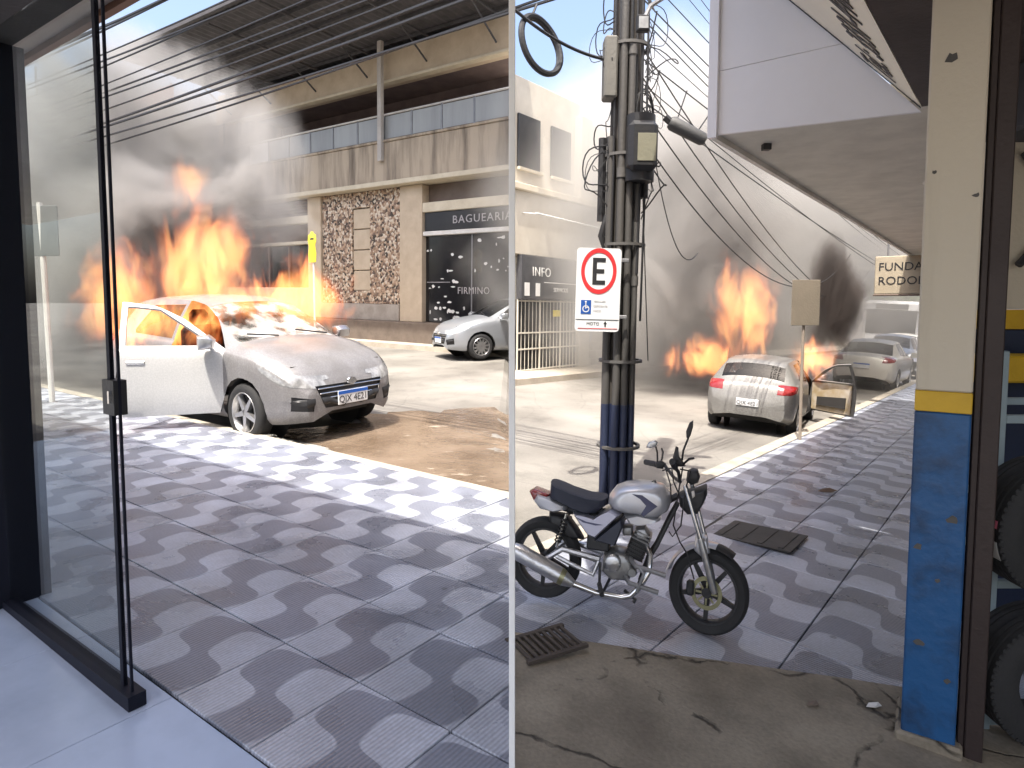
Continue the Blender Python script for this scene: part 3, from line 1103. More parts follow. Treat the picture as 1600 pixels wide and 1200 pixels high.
# the burning car on the left arm: nose towards us, near front wheel by the kerb
hd = Vector((0.83, -0.56)).normalized()
rt = Vector((hd.y, -hd.x))
fw = Vector((-3.30, 8.02))
sL = 1.17
ctr = fw - hd * 1.22 * sL - rt * .745 * sL
make_car('burning_car', 'powder-dusted silver hatchback on fire seen from its front, passenger door open', stand(ctr.x, ctr.y, hd, sL, sz=1.24),
         PAINT_BURNT, burnt=True, open_door=True, plate='QJX 4E21', spokes=5, group='burning silver hatchbacks', door_paint=car_paint('pale_door', (0.46, 0.46, 0.45), soot=.12, powder=.3, metal=.05))  # open door paler than the body, with some powder
# the burning car on the right arm, seen from behind
hd = Vector((0.52, 0.854)).normalized()
rt = Vector((hd.y, -hd.x))
rw = Vector((4.40, 9.95))
sR = .80
ctr = rw + hd * 1.28 * sR - rt * .745 * sR
make_car('burning_car', 'silver hatchback on fire seen from behind, passenger door open over the kerb', stand(ctr.x, ctr.y, hd, sR),
         car_paint('sooty_silver', (0.17, 0.165, 0.155), soot=.35, metal=.3, powder=.15), burnt=True, open_door=True, plate='QJX 4E21', spokes=5,
         plate_band=False, group='burning silver hatchbacks', door_angle=62)
# parked cars
# (its tail stands in the garage at the end of the shop row)
make_car('parked_car', 'clean silver hatchback parked in front of the dark glass shopfront', arm_matrix(Vector((.02, 18.15, .20)), (-.90, -.44)) @ Matrix.Scale(1.12, 4), PAINT_SILVER, plate='', spokes=12)
cp = PR(21.6, 3.45)
make_car('parked_car', 'cream white saloon parked behind the burning car seen from the rear', stand(cp.x, cp.y, UR, .95), PAINT_WHITE, S=SEDAN, spokes=8)
cp = PR(28.2, 3.95)
make_car('parked_car', 'dark car with a wide windscreen parked beyond the cream saloon', stand(cp.x, cp.y, -UR, 1.0), PAINT_NAVY, spokes=8)
cp = PR(34, 4.4)
make_car('parked_car', 'small white car far down the row of parked cars', stand(cp.x, cp.y, -UR, 1.0), PAINT_WHITE, spokes=8)
# ---------------------------------------------------------------- corner building, left arm
M_stain = mat('stained_render', (0.44, 0.36, 0.27), 0.9, c2=(0.09, 0.07, 0.055), scale=2.4, streak=True, bump=0.3, lo=.42, hi=.66, mix=.8, detail=9)
M_beige = mat('beige_render', (0.55, 0.45, 0.33), 0.85, c2=(0.40, 0.31, 0.22), scale=2, bump=0.2)
M_cream = mat('cream_render', (0.62, 0.55, 0.42), 0.8, c2=(0.46, 0.39, 0.28), scale=2.5)
M_plinth = mat('grey_plinth', (0.36, 0.32, 0.28), 0.85, c2=(0.22, 0.19, 0.16), scale=3)
M_step = mat('brown_step', (0.16, 0.125, 0.10), 0.85, c2=(0.09, 0.07, 0.055), scale=3)
M_pebble = None
M_void = mat('dark_room', (0.025, 0.02, 0.02), 0.9)
M_louvre = mat('brown_louvre', (0.14, 0.10, 0.075), 0.7)
M_roofm = mat('roof_sheet', (0.075, 0.07, 0.075), 0.75, c2=(0.03, 0.03, 0.03), scale=3)
M_steel = mat('dull_steel', (0.28, 0.28, 0.29), 0.5, 0.6)
M_white = mat('white_paint_wall', (0.72, 0.70, 0.66), 0.6, c2=(0.55, 0.52, 0.47))
M_signblk = mat('sign_black', (0.018, 0.017, 0.018), 0.35, bump=0)
M_letter = mat('letter_white', (0.78, 0.77, 0.74), 0.5, bump=0)
M_lettergrey = mat('letter_grey', (0.42, 0.40, 0.40), 0.5, bump=0)
M_railglass = mat('frosted_pane', (.34, .345, .335), .3, c2=(.20, .20, .195), scale=1.2, streak=True, bump=0)
M_shopglass = mat('dark_shop_glass', (0.012, 0.012, 0.014), 0.06, bump=0, spec=0.6)
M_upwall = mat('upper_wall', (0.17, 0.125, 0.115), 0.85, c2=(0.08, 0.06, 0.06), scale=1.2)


def pebble():
    m, nt, N, L, P = nodes_of('pebble_dash')
    tc = N.new('ShaderNodeTexCoord').outputs['Object']
    v = N.new('ShaderNodeTexVoronoi'); v.inputs['Scale'].default_value = 13; v.inputs['Randomness'].default_value = 1
    L.new(tc, v.inputs['Vector'])
    r = N.new('ShaderNodeValToRGB')
    cols = [(.06, .045, .035), (.30, .20, .13), (.52, .40, .29), (.18, .12, .09), (.62, .53, .42), (.40, .27, .18)]
    e = r.color_ramp.elements
    r.color_ramp.interpolation = 'CONSTANT'
    e[0].color = (*cols[0], 1)
    e[1].position = 1 / 6; e[1].color = (*cols[1], 1)
    for i in range(2, 6):
        q = e.new(i / 6); q.color = (*cols[i], 1)
    sp = N.new('ShaderNodeSeparateColor'); L.new(v.outputs['Color'], sp.inputs[0])
    L.new(sp.outputs[0], r.inputs[0]); L.new(r.outputs[0], P.inputs['Base Color'])
    P.inputs['Roughness'].default_value = .8
    b = N.new('ShaderNodeBump'); b.invert = True; b.inputs['Strength'].default_value = 1; b.inputs['Distance'].default_value = .03
    L.new(v.outputs['Distance'], b.inputs['Height']); L.new(b.outputs[0], P.inputs['Normal'])
    return m


M_pebble = pebble()


def bx(p, name, m, x0, x1, y0, y1, z0, z1, b=0.012):
    return MB().bbox(x0, x1, y0, y1, z0, z1, b).build(name, m, p)


p0 = PL(14.35, 15.2); p0.z = 1.05
BL = thing('corner_building', 'two-storey stained concrete building with pebble-dash wall and glass balcony', 'building', arm_matrix(p0, -UL, 0.016))
XE = 7.2
# the core
bx(BL, 'core', M_void, -11.6, XE - .02, .6, 9, -1.4, 4.4)
bx(BL, 'step', M_step, -11.7, XE, -.42, .59, -1.4, 0, .03)
bx(BL, 'column', M_beige, -5.85, -5.1, -.06, .59, .003, 4.4)
bx(BL, 'column', M_beige, -1.05, -.05, -.06, .59, .003, 4.4)
bx(BL, 'plinth', M_plinth, -5.09, -1.06, -.10, .55, .003, .55)
w = bx(BL, 'pebble_wall', M_pebble, -5.09, -3.48, .02, .55, .555, 4.4)
bx(BL, 'pebble_wall', M_pebble, -2.58, -1.06, .02, .55, .555, 4.4)
bx(BL, 'pebble_wall', M_pebble, -3.475, -2.585, .02, .55, .555, 1.0)
bx(BL, 'pebble_wall', M_pebble, -3.475, -2.585, .02, .55, 3.86, 4.4)
for k in range(4):
    bx(BL, 'inset_panel', M_beige, -3.47, -2.59, .07, .5, 1.005 + k * .713, 1.69 + k * .713, .02)
# shop bay on the right: dark glass doors, sign, transom
bx(BL, 'lintel', M_cream, -.045, XE, -.05, .4, 3.50, 3.80)
bx(BL, 'transom', M_louvre, -.045, XE, .25, .45, 3.803, 4.4)
sg_ = bx(BL, 'shop_sign', M_signblk, .0, XE, .02, .2, 2.90, 3.497)
text('BAGUEARIA', .34, M_lettergrey, sg_, Matrix.Translation((2.3, .012, 3.2)) @ UP @ Matrix.Diagonal((1.12, 1, 1, 1)), .006, spacing=1.15)
bx(BL, 'lintel', M_white, -.045, XE, -.03, .25, 2.76, 2.895)
for k, (a, b) in enumerate(((-.04, 1.87), (1.90, XE))):
    d = bx(BL, 'glass_door', M_shopglass, a, b, .12, .16, .02, 2.755, .004)
    if k == 1:
        bx(d, 'door_stile', M_steel, a - .035, a + .005, .09, .115, .02, 2.75, .004)
d = bx(BL, 'door_decal', M_lettergrey, .02, 1.0, .112, .1185, 1.28, 1.30, .001)
text('FIRMINO', .30, M_lettergrey, d, Matrix.Translation((1.95, .10, 1.02)) @ UP, .003, spacing=1.1)
random.seed(5)
sp = MB()
for k in range(46):
    x = random.uniform(.05, 1.6) if k < 34 else random.uniform(1.9, 3.3)
    z = random.choice((random.uniform(.05, .5), random.uniform(.6, 2.5)))
    if k > 33: z = random.uniform(1.4, 2.6)
    w_, h_ = random.uniform(.03, .12), random.uniform(.02, .07)
    n = 7
    pts = [(x + w_ * math.cos(6.283 * i / n) * random.uniform(.6, 1.1), z + h_ * math.sin(6.283 * i / n) * random.uniform(.6, 1.1)) for i in range(n)]
    sp.prism(pts, .106, .1185)
sp = sp.build('spatter_decal', M_letter, BL)
sp['kind'] = 'stuff'
# bay on the left: lintel, louvres, dark opening with a shelf
bx(BL, 'lintel', M_cream, -11.6, -5.86, -.03, .45, 3.50, 3.78)
for k in range(5):
    bx(BL, 'louvre', M_louvre, -11.6, -5.86, .10 + .0, .2, 3.80 + k * .12, 3.80 + k * .12 + .095, .01)
bx(BL, 'sill', M_cream, -11.6, -5.86, -.02, .4, 2.72, 2.84)
bx(BL, 'wall', M_beige, -11.6, -5.86, .03, .45, 0.003, 1.1)
bx(BL, 'window', M_shopglass, -11.6, -5.86, .25, .3, 1.1, 2.72)
bx(BL, 'window', M_louvre, -11.6, -5.86, .25, .3, 2.84, 3.5)
for k in range(5):
    bx(BL, 'mullion', M_louvre, -11.3 + k * 1.3, -11.22 + k * 1.3, .18, .248, 1.1, 2.72)
# balcony slab with trim, streaked
bx(BL, 'balcony_slab', M_stain, -11.75, XE, -.35, 9, 4.56, 5.80)
bx(BL, 'slab_trim', M_cream, -11.75, XE, -.42, .5, 4.41, 4.56)
bx(BL, 'slab_cap', M_stain, -11.8, XE, -.40, .2, 5.803, 5.88)
# glass balustrade: posts, panes, rail
for k in range(15):
    a = -11.6 + k * 1.26
    bx(BL, 'baluster_post', M_steel, a - .03, a + .03, -.33, -.27, 5.88, 6.66, .006)
    if k < 11 or True:
        b = min(a + 1.23, XE - .05)
        if k == 2:
            o = bx(BL, 'banner', M_letter, a + .04, b, -.312, -.295, 5.92, 6.62, .003)
        elif b - a > .2:
            bx(BL, 'glass_pane', M_railglass, a + .035, b, -.308, -.296, 5.92, 6.63, .003)
MB().tube([(-11.75, -.30, 6.69), (XE, -.30, 6.69)], .035, 8).build('handrail', M_white, BL)
# upper storey set back
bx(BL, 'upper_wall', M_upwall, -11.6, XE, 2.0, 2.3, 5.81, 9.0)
bx(BL, 'upper_wall', M_stain, -11.6, -10.2, -.1, 2.0, 5.89, 9.0)
bx(BL, 'upper_beam', M_beige, -11.75, XE, -.12, .5, 7.85, 8.80)
bx(BL, 'beam_trim', M_cream, -11.75, XE, -.17, .1, 7.76, 7.847)
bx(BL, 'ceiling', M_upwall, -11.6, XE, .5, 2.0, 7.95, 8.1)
# corrugated roof sheet reaching far over the street
mb = MB()
nr = 120
pts = []
for i in range(nr + 1):
    x = -11.2 + (XE + 11.2) * i / nr
    pts.append((x, .035 if i % 2 else 0.0))
vs_ = []
for y, z in ((-4.3, 9.25), (3, 8.95)):
    vs_ += [(x, y, z + dz) for x, dz in pts]
vs_ += [(x, y, z + .012) for x, y, z in vs_]
k = nr + 1
fs = []
for i in range(nr):
    fs += [(i, i + 1, k + i + 1, k + i), (2 * k + i + 1, 2 * k + i, 3 * k + i, 3 * k + i + 1),
           (i, 2 * k + i, 2 * k + i + 1, i + 1), (k + i, k + i + 1, 3 * k + i + 1, 3 * k + i)]
mb.add(vs_, fs)
roof = mb.build('roof', M_roofm, BL)
for k in range(5):
    y = -4.1 + k * 1.0
    z = 9.25 - .3 * (y + 4.3) / 7.3
    bx(roof, 'purlin', M_roofm, -11.0, XE, y - .03, y + .03, z - .11, z - .006, .005)
for k in range(7):
    x = -10.6 + k * 2.7
    MB().tube([(x, .4, 8.85), (x, -4.1, 9.1)], .035, 6).build('rafter', M_roofm, roof)
    MB().tube([(x, -.12, 8.1), (x, -1.3, 8.88)], .03, 6).build('bracket', M_roofm, roof)
bx(BL, 'gutter', M_roofm, -11.3, XE, -4.42, -4.30, 9.16, 9.34)

bx(BL, 'balcony_column', mat('pale_concrete', (.50, .46, .42), .85), -1.63, -1.45, -.50, -.36, 5.2, 8.98)

# yellow street sign on its post
ys_ = thing('yellow_sign', 'yellow cut-out sign on a thin white post before the pebble wall', 'sign', arm_matrix(PL(15.2, 11.6, -.1), -UL) @ Matrix.Diagonal((1, 1, 1.04, 1)))
MB().tube([(0, 0, 0), (0, 0, 2.55)], .028, 8).build('post', M_white, ys_)
M_yellow = mat('sign_yellow', (0.80, 0.66, 0.05), 0.5, c2=(.62, .5, .04), bump=0)
o = MB().prism([(-.15, 2.5), (.15, 2.5), (.17, 2.72), (.13, 2.95), (.18, 3.08), (.17, 3.24), (.08, 3.27), (.05, 3.33), (-.05, 3.33), (-.08, 3.27), (-.17, 3.24), (-.18, 3.08), (-.13, 2.95), (-.17, 2.72)], -.045, -.03).build('sign_plate', M_yellow, ys_)
MB().prism([(-.09, 3.11), (.07, 3.11), (.09, 3.15), (-.05, 3.16)], -.049, -.0455).build('symbol', M_black, o)

# road sign seen from its side at the left edge
rs = thing('road_sign', 'grey back of a road sign on a white post left of the glass door', 'sign', arm_matrix(PL(11.48, 3.85, 0), (-.1, -1)))
MB().tube([(0, 0, 0), (.02, 0, 1.6), (.05, 0, 3.05)], .04, 8).build('post', M_white, rs)
o = bx(rs, 'sign_plate', mat('sign_back', (.22, .23, .23), .5, .5), .06, .075, -.30, .30, 2.25, 3.0, .005)
for z in (2.4, 2.85):
    bx(o, 'bracket', M_steel, .03, .058, -.28, .28, z - .02, z + .02, .004)

# neighbour building farther left, half lost in smoke
p1 = PL(26.3, 15.4); p1.z = 1.15
BN = thing('neighbour_building', 'grey two-storey building with a red and white shop sign behind the smoke', 'building', arm_matrix(p1, -UL, .016))
M_nwall = mat('grey_render', (.30, .29, .28), .9, c2=(.2, .19, .18), scale=1)
bx(BN, 'wall', M_nwall, -26, -.3, .2, 9, -1.6, 8.2)
bx(BN, 'canopy', M_stain, -26, -.2, -1.8, .19, 3.5, 3.8)
bx(BN, 'parapet', M_white, -26.1, -.2, .0, .5, 8.2, 8.6)
for k in range(7):
    a = -24 + k * 3.3
    f = bx(BN, 'window', M_shopglass, a, a + 1.9, .12, .195, 4.9, 6.6)
    bx(f, 'sill', M_cream, a - .1, a + 2.0, .02, .119, 4.8, 4.9)
    bx(BN, 'shopfront', M_void, a - .4, a + 2.4, .1, .195, -.2, 3.1)
nb = thing('shop_banner', 'red and white hanging shop banner beside the steel balcony frame', 'sign', arm_matrix(PL(25.6, 12.6, 0), (-UL).xy if hasattr(UL, 'xy') else -UL))
M_red = mat('banner_red', (.55, .05, .05), .6, bump=0)
bx(nb, 'panel', M_letter, -2.3, 1.1, -.06, .0, 7.5, 8.5)
o = bx(nb, 'red_band', M_red, -2.3, 1.1, -.065, .0, 8.503, 9.3)
text('Plante Motos', .50, M_lettergrey, o, Matrix.Translation((-.6, -.067, 8.0)) @ UP, .004)
for x in (-2.0, .8):
    MB().tube([(x, .05, .2), (x, .05, 9.4)], .05, 8).build('mast', M_steel, nb)
fr2 = thing('balcony_frame', 'dark steel balcony frame with blue-grey panels at the building end', 'railing', arm_matrix(PL(26.0, 14.0, 0), -UL))
for k in range(4):
    x = -1.2 + k * 1.2
    MB().tube([(x, 0, 5.6), (x, 0, 8.0)], .035, 6).build('upright', M_black, fr2)
    if k < 3: bx(fr2, 'panel', mat('blue_grey_panel', (.30, .36, .42), .5), x + .05, x + 1.15, .0, .03, 5.7, 6.7)
for z in (5.62, 6.78, 7.95):
    MB().tube([(-1.25, 0, z), (2.45, 0, z)], .03, 6).build('crossbar', M_black, fr2)
bx(fr2, 'floor_slab', M_stain, -1.4, 2.5, -.05, 1.6, 5.35, 5.55)
tl = thing('reflection_tube', 'thin white tube standing in for a lamp reflection at the far left', 'lamp', arm_matrix(PL(16.5, 5.2, 5.0), -UL))  # tube added in place of a fluorescent lamp's reflection in the glass
MB().tube([(-1.4, 0, 0), (.8, 0, .08)], .035, 8).build('tube', M_letter, tl)
MB().tube([(.8, 0, .08), (1.0, 0, .3), (1.0, 0, 1.2)], .02, 6).build('arm', M_steel, tl)



def clip_thing(root, co, no):
    """trim a building's parts at the party line where the next building starts"""
    Mi = root.matrix_basis.inverted()
    lco, lno = Mi @ co, Mi.to_3x3() @ no
    for o in list(root.children_recursive):
        if o.type != 'MESH' or o.name.startswith('lettering'): continue
        ds = [(v.co - lco).dot(lno) for v in o.data.vertices]
        if max(ds) <= 0: continue
        if min(ds) >= -.01:
            bpy.data.objects.remove(o)
            continue
        k = o.get('kind')
        o.data = clip_mesh(o.data, lco, lno)


clip_thing(BL, Vector((-.012, 0, 0)), Vector((1, 0, 0)))
# ---------------------------------------------------------------- shop row on the right arm
p2 = PR(11.9, 9.6); p2.z = 0.0
BR = thing('shop_row', 'pale two-storey shop row with a dark sign above barred gates', 'building', arm_matrix(p2, UR, .016))
M_pale = mat('pale_render', (.58, .53, .44), .85, c2=(.42, .37, .3), scale=1.4)
bx(BR, 'wall', M_pale, -6, 3.35, .25, 7.2, 2.8, 7.2)                       # above the garage and the first shop
bx(BR, 'wall', M_pale, 3.35, 16, .25, 7.5, -1.8, 6.8)
bx(BR, 'wall', M_pale, 16, 40, .6, 7.5, -2.6, 5.2)
bx(BR, 'garage_floor', M_kerb, -6, 3.1, .3, 7, -.5, .19)
bx(BR, 'corner_pier', M_pale, .0, .22, .0, .6, -.5, 2.8)
bx(BR, 'corner_pier', M_pale, 3.05, 3.6, .0, .249, -1.2, 6.8)
bx(BR, 'garage_wall', M_pale, 3.15, 3.345, .6, 7.2, -.5, 2.8)
bx(BR, 'fascia', M_pale, -.4, 3.04, -.12, .248, 2.85, 4.35)
bx(BR, 'cornice', M_cream, -.4, 16, -.25, .2, 4.353, 4.5)
sg2 = bx(BR, 'shop_sign', mat('sign_grey', (.07, .07, .075), .5), .22, 3.02, -.16, -.02, 1.78, 2.845)
text('INFO', .32, M_letter, sg2, Matrix.Translation((1.05, -.165, 2.45)) @ UP, .005, spacing=1.1)
text('SERVICOS', .15, M_letter, sg2, Matrix.Translation((1.9, -.165, 2.03)) @ UP, .004)
for k, (a, b, z) in enumerate(((.35, .55, 2.02), (.80, .98, 2.02))):
    bx(sg2, 'symbol', M_letter, a, b, -.168, -.162, z - .16, z + .16, .001)
bx(sg2, 'stripe', M_letter, 1.15, 2.9, -.166, -.162, 2.20, 2.22, .001)
gt = MB()
M_barred = mat('bar_white', (.62, .58, .50), .5)
bx(BR, 'shop_glass', M_shopglass, .22, 3.0, .06, .09, -.05, 1.775)
for k in range(19):
    x = .25 + k * .153
    MB().tube([(x, -.03, -.02), (x, -.03, 1.77)], .024 if k % 6 == 0 else .009, 6).build('gate_bar', M_barred, BR)
for z in (0.03, .55, .95, 1.74):
    bx(BR, 'gate_rail', M_barred, .23, 3.02, -.045, -.015, z - .018, z + .018, .004)
bx(BR, 'notice', M_yellow, 1.72, 2.05, -.056, -.046, 1.35, 1.52, .002)
bx(BR, 'doorstep', M_kerb, -.4, 3.6, -.35, .05, -.5, -.06)
for k in range(5):
    a = 4.3 + k * 2.3
    f = bx(BR, 'window', M_shopglass, a, a + 1.3, .18, .245, 4.9, 6.1)
    bx(f, 'sill', M_cream, a - .08, a + 1.38, .08, .179, 4.8, 4.9)
    if k > 1: bx(BR, 'shutter', M_louvre, a - .3, a + 1.5, .16, .245, -1.0, 1.5)
# courses of rough stone on the blind wall, as far as they read
random.seed(11)
M_st = [mat('rubble_%d' % k, c, .9) for k, c in enumerate(((.42, .34, .27), (.34, .26, .21), (.48, .41, .33)))]
for r_ in range(11):
    x = 3.65 + (r_ % 2) * .25
    while x < 7.7:
        w_ = random.uniform(.35, .65)
        bx(BR, 'stone', random.choice(M_st), x, min(x + w_, 8.0), .19 - random.uniform(0, .03), .249, -.55 + r_ * .235 - .02 * (x - 3.6), -.55 + r_ * .235 + .215 - .02 * (x - 3.6), .025)
        x += w_ + .025
# upper window on the first shop and a thin white awning rod
for a in (.5, 1.9):
    f = bx(BR, 'window', M_shopglass, a, a + .9, .18, .245, 5.0, 6.3)
    bx(f, 'sill', M_cream, a - .06, a + .96, .1, .179, 4.92, 5.0)
MB().tube([(.05, -.7, 3.75), (3.2, -.7, 3.7)], .02, 6).build('awning_rod', M_letter, BR)
MB().tube([(.3, .2, 3.9), (.3, -.7, 3.745)], .015, 6).build('rod_bracket', M_letter, BR)
MB().tube([(3.0, .2, 3.9), (3.0, -.7, 3.705)], .015, 6).build('rod_bracket', M_letter, BR)

clip_thing(BR, Vector((.02, 0, 0)), Vector((-1, 0, 0)))
# far end of the right arm: closing buildings with blue signs
p3 = PR(60, 1.6)
BF = thing('far_building', 'blue shop building closing the street behind the bus', 'building', arm_matrix(p3 + Vector((0, 0, .2)), (NR * -1)))
M_bl = mat('shop_blue', (.05, .09, .25), .6); M_purp = mat('shop_purple', (.22, .16, .32), .6)
bx(BF, 'wall', mat('far_wall', (.42, .40, .40), .85), -14, 16, 0, 8, -3, 10)
o = bx(BF, 'shop_sign', M_bl, -11.0, -6.8, -.3, -.01, 5.6, 9.2)
for k, (w_, z) in enumerate(((3.4, 6.6), (3.0, 6.0), (3.4, 5.4))):
    bx(o, 'sign_stripe', M_letter, -8.9 - w_ / 2, -8.9 + w_ / 2, -.32, -.305, z + .9, z + 1.2, .002)
bx(BF, 'shop_sign', M_bl, -11.0, -6.8, -.25, -.01, 4.0, 5.4)
o = bx(BF, 'shop_sign', M_purp, -8.8, -3.5, -.35, -.26, 2.0, 3.8)
for z in (2.4, 1.8):
    bx(o, 'sign_stripe', M_letter, -7.6, -4.4, -.37, -.355, z + .6, z + .85, .002)
for k in range(3):
    bx(BF, 'shopfront', M_void, -4.5 + k * 3.2, -2 + k * 3.2, -.12, -.01, -2.2, 1.0)

p4 = PR(15.6, -.6)
BS = thing('signed_building', 'beige building beyond the canopy with the raised wall lettering', 'building', arm_matrix(p4, UR, .02))
MS = mat('pale_beige', (.66, .63, .56), .85)  # pale beige for the wall, canopy and soffit
bx(BS, 'wall', MS, 0, 24, -6, 0, -1.5, 9)
HB = thing('hanging_sign', 'beige lettered board hanging from the end of the canopy', 'sign', arm_matrix(PR(14.9, 0), -NR))
wg_ = bx(HB, 'board', mat('board_beige', (.40, .34, .25), .8), -2.42, -.6, -.05, .05, 2.42, 3.18)
text('FUNDAÇÃO', .23, M_black, wg_, Matrix.Translation((-2.36, -.053, 2.96)) @ UP, .004, align='LEFT')
text('RODOLFO', .23, M_black, wg_, Matrix.Translation((-2.36, -.053, 2.68)) @ UP, .004, align='LEFT')
bx(HB, 'trim', M_louvre, -2.44, -.58, -.06, .06, 2.38, 2.418)
for x in (-2.2, -.9):
    MB().tube([(x, 0, 3.16), (x, 0, 3.5)], .02, 6).build('hanger', M_steel, HB)
bx(BS, 'canopy', MS, .26, 18, .003, 1.6, 5.2, 5.5)
# ---------------------------------------------------------------- our own side: left shop with glass door
M_navy = mat('navy_frame', (.008, .009, .018), .6, .0, bump=0, spec=.25)
M_pane = glass('door_pane', (.93, .96, .95), .93, .01)
M_soffit = mat('soffit_cream', (.55, .47, .40), .8)
M_trimbr = mat('brown_edge', (.22, .12, .08), .7)
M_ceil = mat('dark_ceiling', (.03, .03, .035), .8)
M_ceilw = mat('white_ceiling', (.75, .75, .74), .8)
MLs = arm_matrix(PL(0, 0, 0), UL)       # X along the arm, but its Y points to -n, so n = -Y
SF = thing('glazed_shop', 'dark shop front with header beam and cream canopy over the glass door', 'shopfront', Matrix.Identity(4))


def lbox(p, name, m, u0, u1, n0, n1, z0, z1, b=.006, clip=True):
    """box in left-arm coordinates, kept left of the party line"""
    mb = MB()
    c = [UL * u + NL * n for n in (n0, n1) for u in (u0, u1)]
    vs_ = [(q.x, q.y, z) for z in (z0, z1) for q in c]
    mb.add(vs_, [(0, 2, 3, 1), (4, 5, 7, 6), (0, 1, 5, 4), (2, 6, 7, 3), (0, 4, 6, 2), (1, 3, 7, 5)])
    me = mb.mesh(name)
    if clip:
        ds = [v.co.x for v in me.vertices]
        if min(ds) > -.01: return None
        if max(ds) > 0: me = clip_mesh(me, Vector((-.012, 0, 0)), Vector((1, 0, 0)))
    return link(name, me, m, p)


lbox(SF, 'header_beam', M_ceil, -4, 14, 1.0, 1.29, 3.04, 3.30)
lbox(SF, 'ceiling', M_ceilw, -4, 14, -2.2, .997, 3.1, 3.30)
lbox(SF, 'upper_wall', M_soffit, -4, 14, -.3, 1.29, 3.303, 4.75)
lbox(SF, 'canopy', M_soffit, -3, 14, 1.293, 1.86, 3.52, 3.66)
lbox(SF, 'canopy_edge', M_trimbr, -3, 14, 1.863, 1.91, 3.48, 3.72)
lbox(SF, 'door_jamb', M_navy, 4.14, 5.6, 1.00, 1.34, 0, 3.04)

GD = thing('glass_door', 'frameless glass door with black edge strips and bottom rail, standing ajar', 'door', Matrix.Identity(4))
lbox(GD, 'pane', M_pane, 2.80, 4.13, 1.145, 1.153, .10, 3.02)
lbox(GD, 'edge_strip', M_navy, 2.800, 2.826, 1.142, 1.158, .06, 3.03)
lbox(GD, 'edge_strip', M_navy, 2.732, 2.742, 1.142, 1.152, .06, 3.03)
lbox(GD, 'bottom_rail', M_navy, 2.70, 4.14, 1.115, 1.185, .045, .105)
lk = lbox(GD, 'lock', M_black, 2.735, 2.835, 1.125, 1.175, 1.25, 1.39)
lbox(lk, 'lock_cylinder', M_chrome, 2.742, 2.756, 1.11, 1.125, 1.30, 1.35)

# slim post added as the white strip that divides the two views
po = thing('divider_post', 'slim white divider post added between the two views', 'post', Vector((0, 2.12, 0)))
MB().bbox(-.0105, .0105, -.0105, .0105, -.02, 3.3, .002).build('shaft', mat('gloss_white', (.85, .85, .84), .4, bump=0, mix=.1), po)
MB().bbox(-.03, .03, -.03, .03, -.02, .006, .002).build('base_plate', M_steel, po)

# ---------------------------------------------------------------- tyre shop on the right
TS = thing('tyre_shop', 'tyre shop with blue, yellow and cream pillar and dark interior', 'shopfront', Matrix.Identity(4))
M_cr = mat('aged_cream', (.58, .52, .42), .8, c2=(.24, .18, .11), scale=3.5, lo=.5, hi=.85, detail=10, streak=True)
M_pb = mat('pillar_blue', (.014, .085, .23), .45, c2=(.010, .020, .045), scale=4.5, lo=.46, hi=.66, mix=.75, bump=.25, bscale=18, detail=10)
M_py = mat('band_yellow', (.62, .38, .02), .5)
zg = -.10
PM = Matrix.Translation((1.60, 2.52, 0)) @ Matrix.Rotation(R(-33), 4, 'Z')
pil = MB().bbox(0, .185, 0, .25, zg, 1.27, .006, PM).build('pillar', M_pb, TS)
MB().bbox(-.001, .186, -.001, .251, 1.271, 1.352, .003, PM).build('yellow_band', M_py, pil)
MB().bbox(0, .185, 0, .25, 1.353, 3.3, .006, PM).build('pillar_top', M_cr, pil)
MB().bbox(-.02, .21, -.02, .27, zg - .05, zg + .045, .01, PM).build('pillar_foot', M_conc, pil)
rp = random.Random(3)
for x, z, w_ in ((.07, 2.62, .03), (.03, 2.2, .010), (.165, 2.1, .014), (.14, .85, .022), (.03, .72, .02), (.10, .60, .012), (.05, .33, .02), (.15, .2, .016)):
    MB().prism([(x + w_ * math.cos(.785 * i) * rp.uniform(.4, 1.1), z + .8 * w_ * math.sin(.785 * i) * rp.uniform(.4, 1.2)) for i in range(8)], -.002, .002, PM).build('chip', mat('chip_grey', (.10, .095, .09), .9), pil)
M_guide = mat('shutter_guide', (.03, .018, .016), .6)
MB().bbox(.215, .275, .02, .2, -.12, 3.3, .004, PM).build('shutter_guide', M_guide, TS)
MB().bbox(.192, .215, .03, .12, -.12, 3.3, .003, PM).build('shutter_guide', M_guide, TS)
MB().bbox(2.62, 4.6, 3.55, 3.75, 1.66, 3.3, .004).build('side_wall', M_cr, TS)
MB().bbox(2.62, 4.6, 3.548, 3.75, 1.55, 1.657, .002).build('yellow_stripe', M_py, TS)
MB().bbox(2.62, 4.6, 3.55, 3.75, -.3, 1.547, .004).build('side_wall', mat('wall_navy', (.015, .025, .06), .5), TS)
MB().bbox(.012, 6, -2.5, 2.3, 3.303, 3.5, .004).build('ceiling', M_ceilw, TS)
MB().bbox(.012, 1.88, 2.303, 3.05, 3.303, 3.5, .004).build('ceiling', M_ceilw, TS)
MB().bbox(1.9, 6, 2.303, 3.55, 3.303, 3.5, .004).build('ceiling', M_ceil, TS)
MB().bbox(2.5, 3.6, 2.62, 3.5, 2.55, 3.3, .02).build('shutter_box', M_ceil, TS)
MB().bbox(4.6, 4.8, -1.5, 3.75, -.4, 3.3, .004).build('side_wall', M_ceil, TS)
for a, b in (((2.75, 3.5, 1.9), (3.3, 3.5, 2.5)), ((2.75, 3.5, 2.5), (3.3, 3.5, 1.9))):
    MB().tube([a, b], .02, 6).build('brace', M_black, TS)
ys2 = MB().bbox(2.42, 2.9, 3.3, 3.5, 1.28, 1.42, .01).build('yellow_box', M_py, TS)

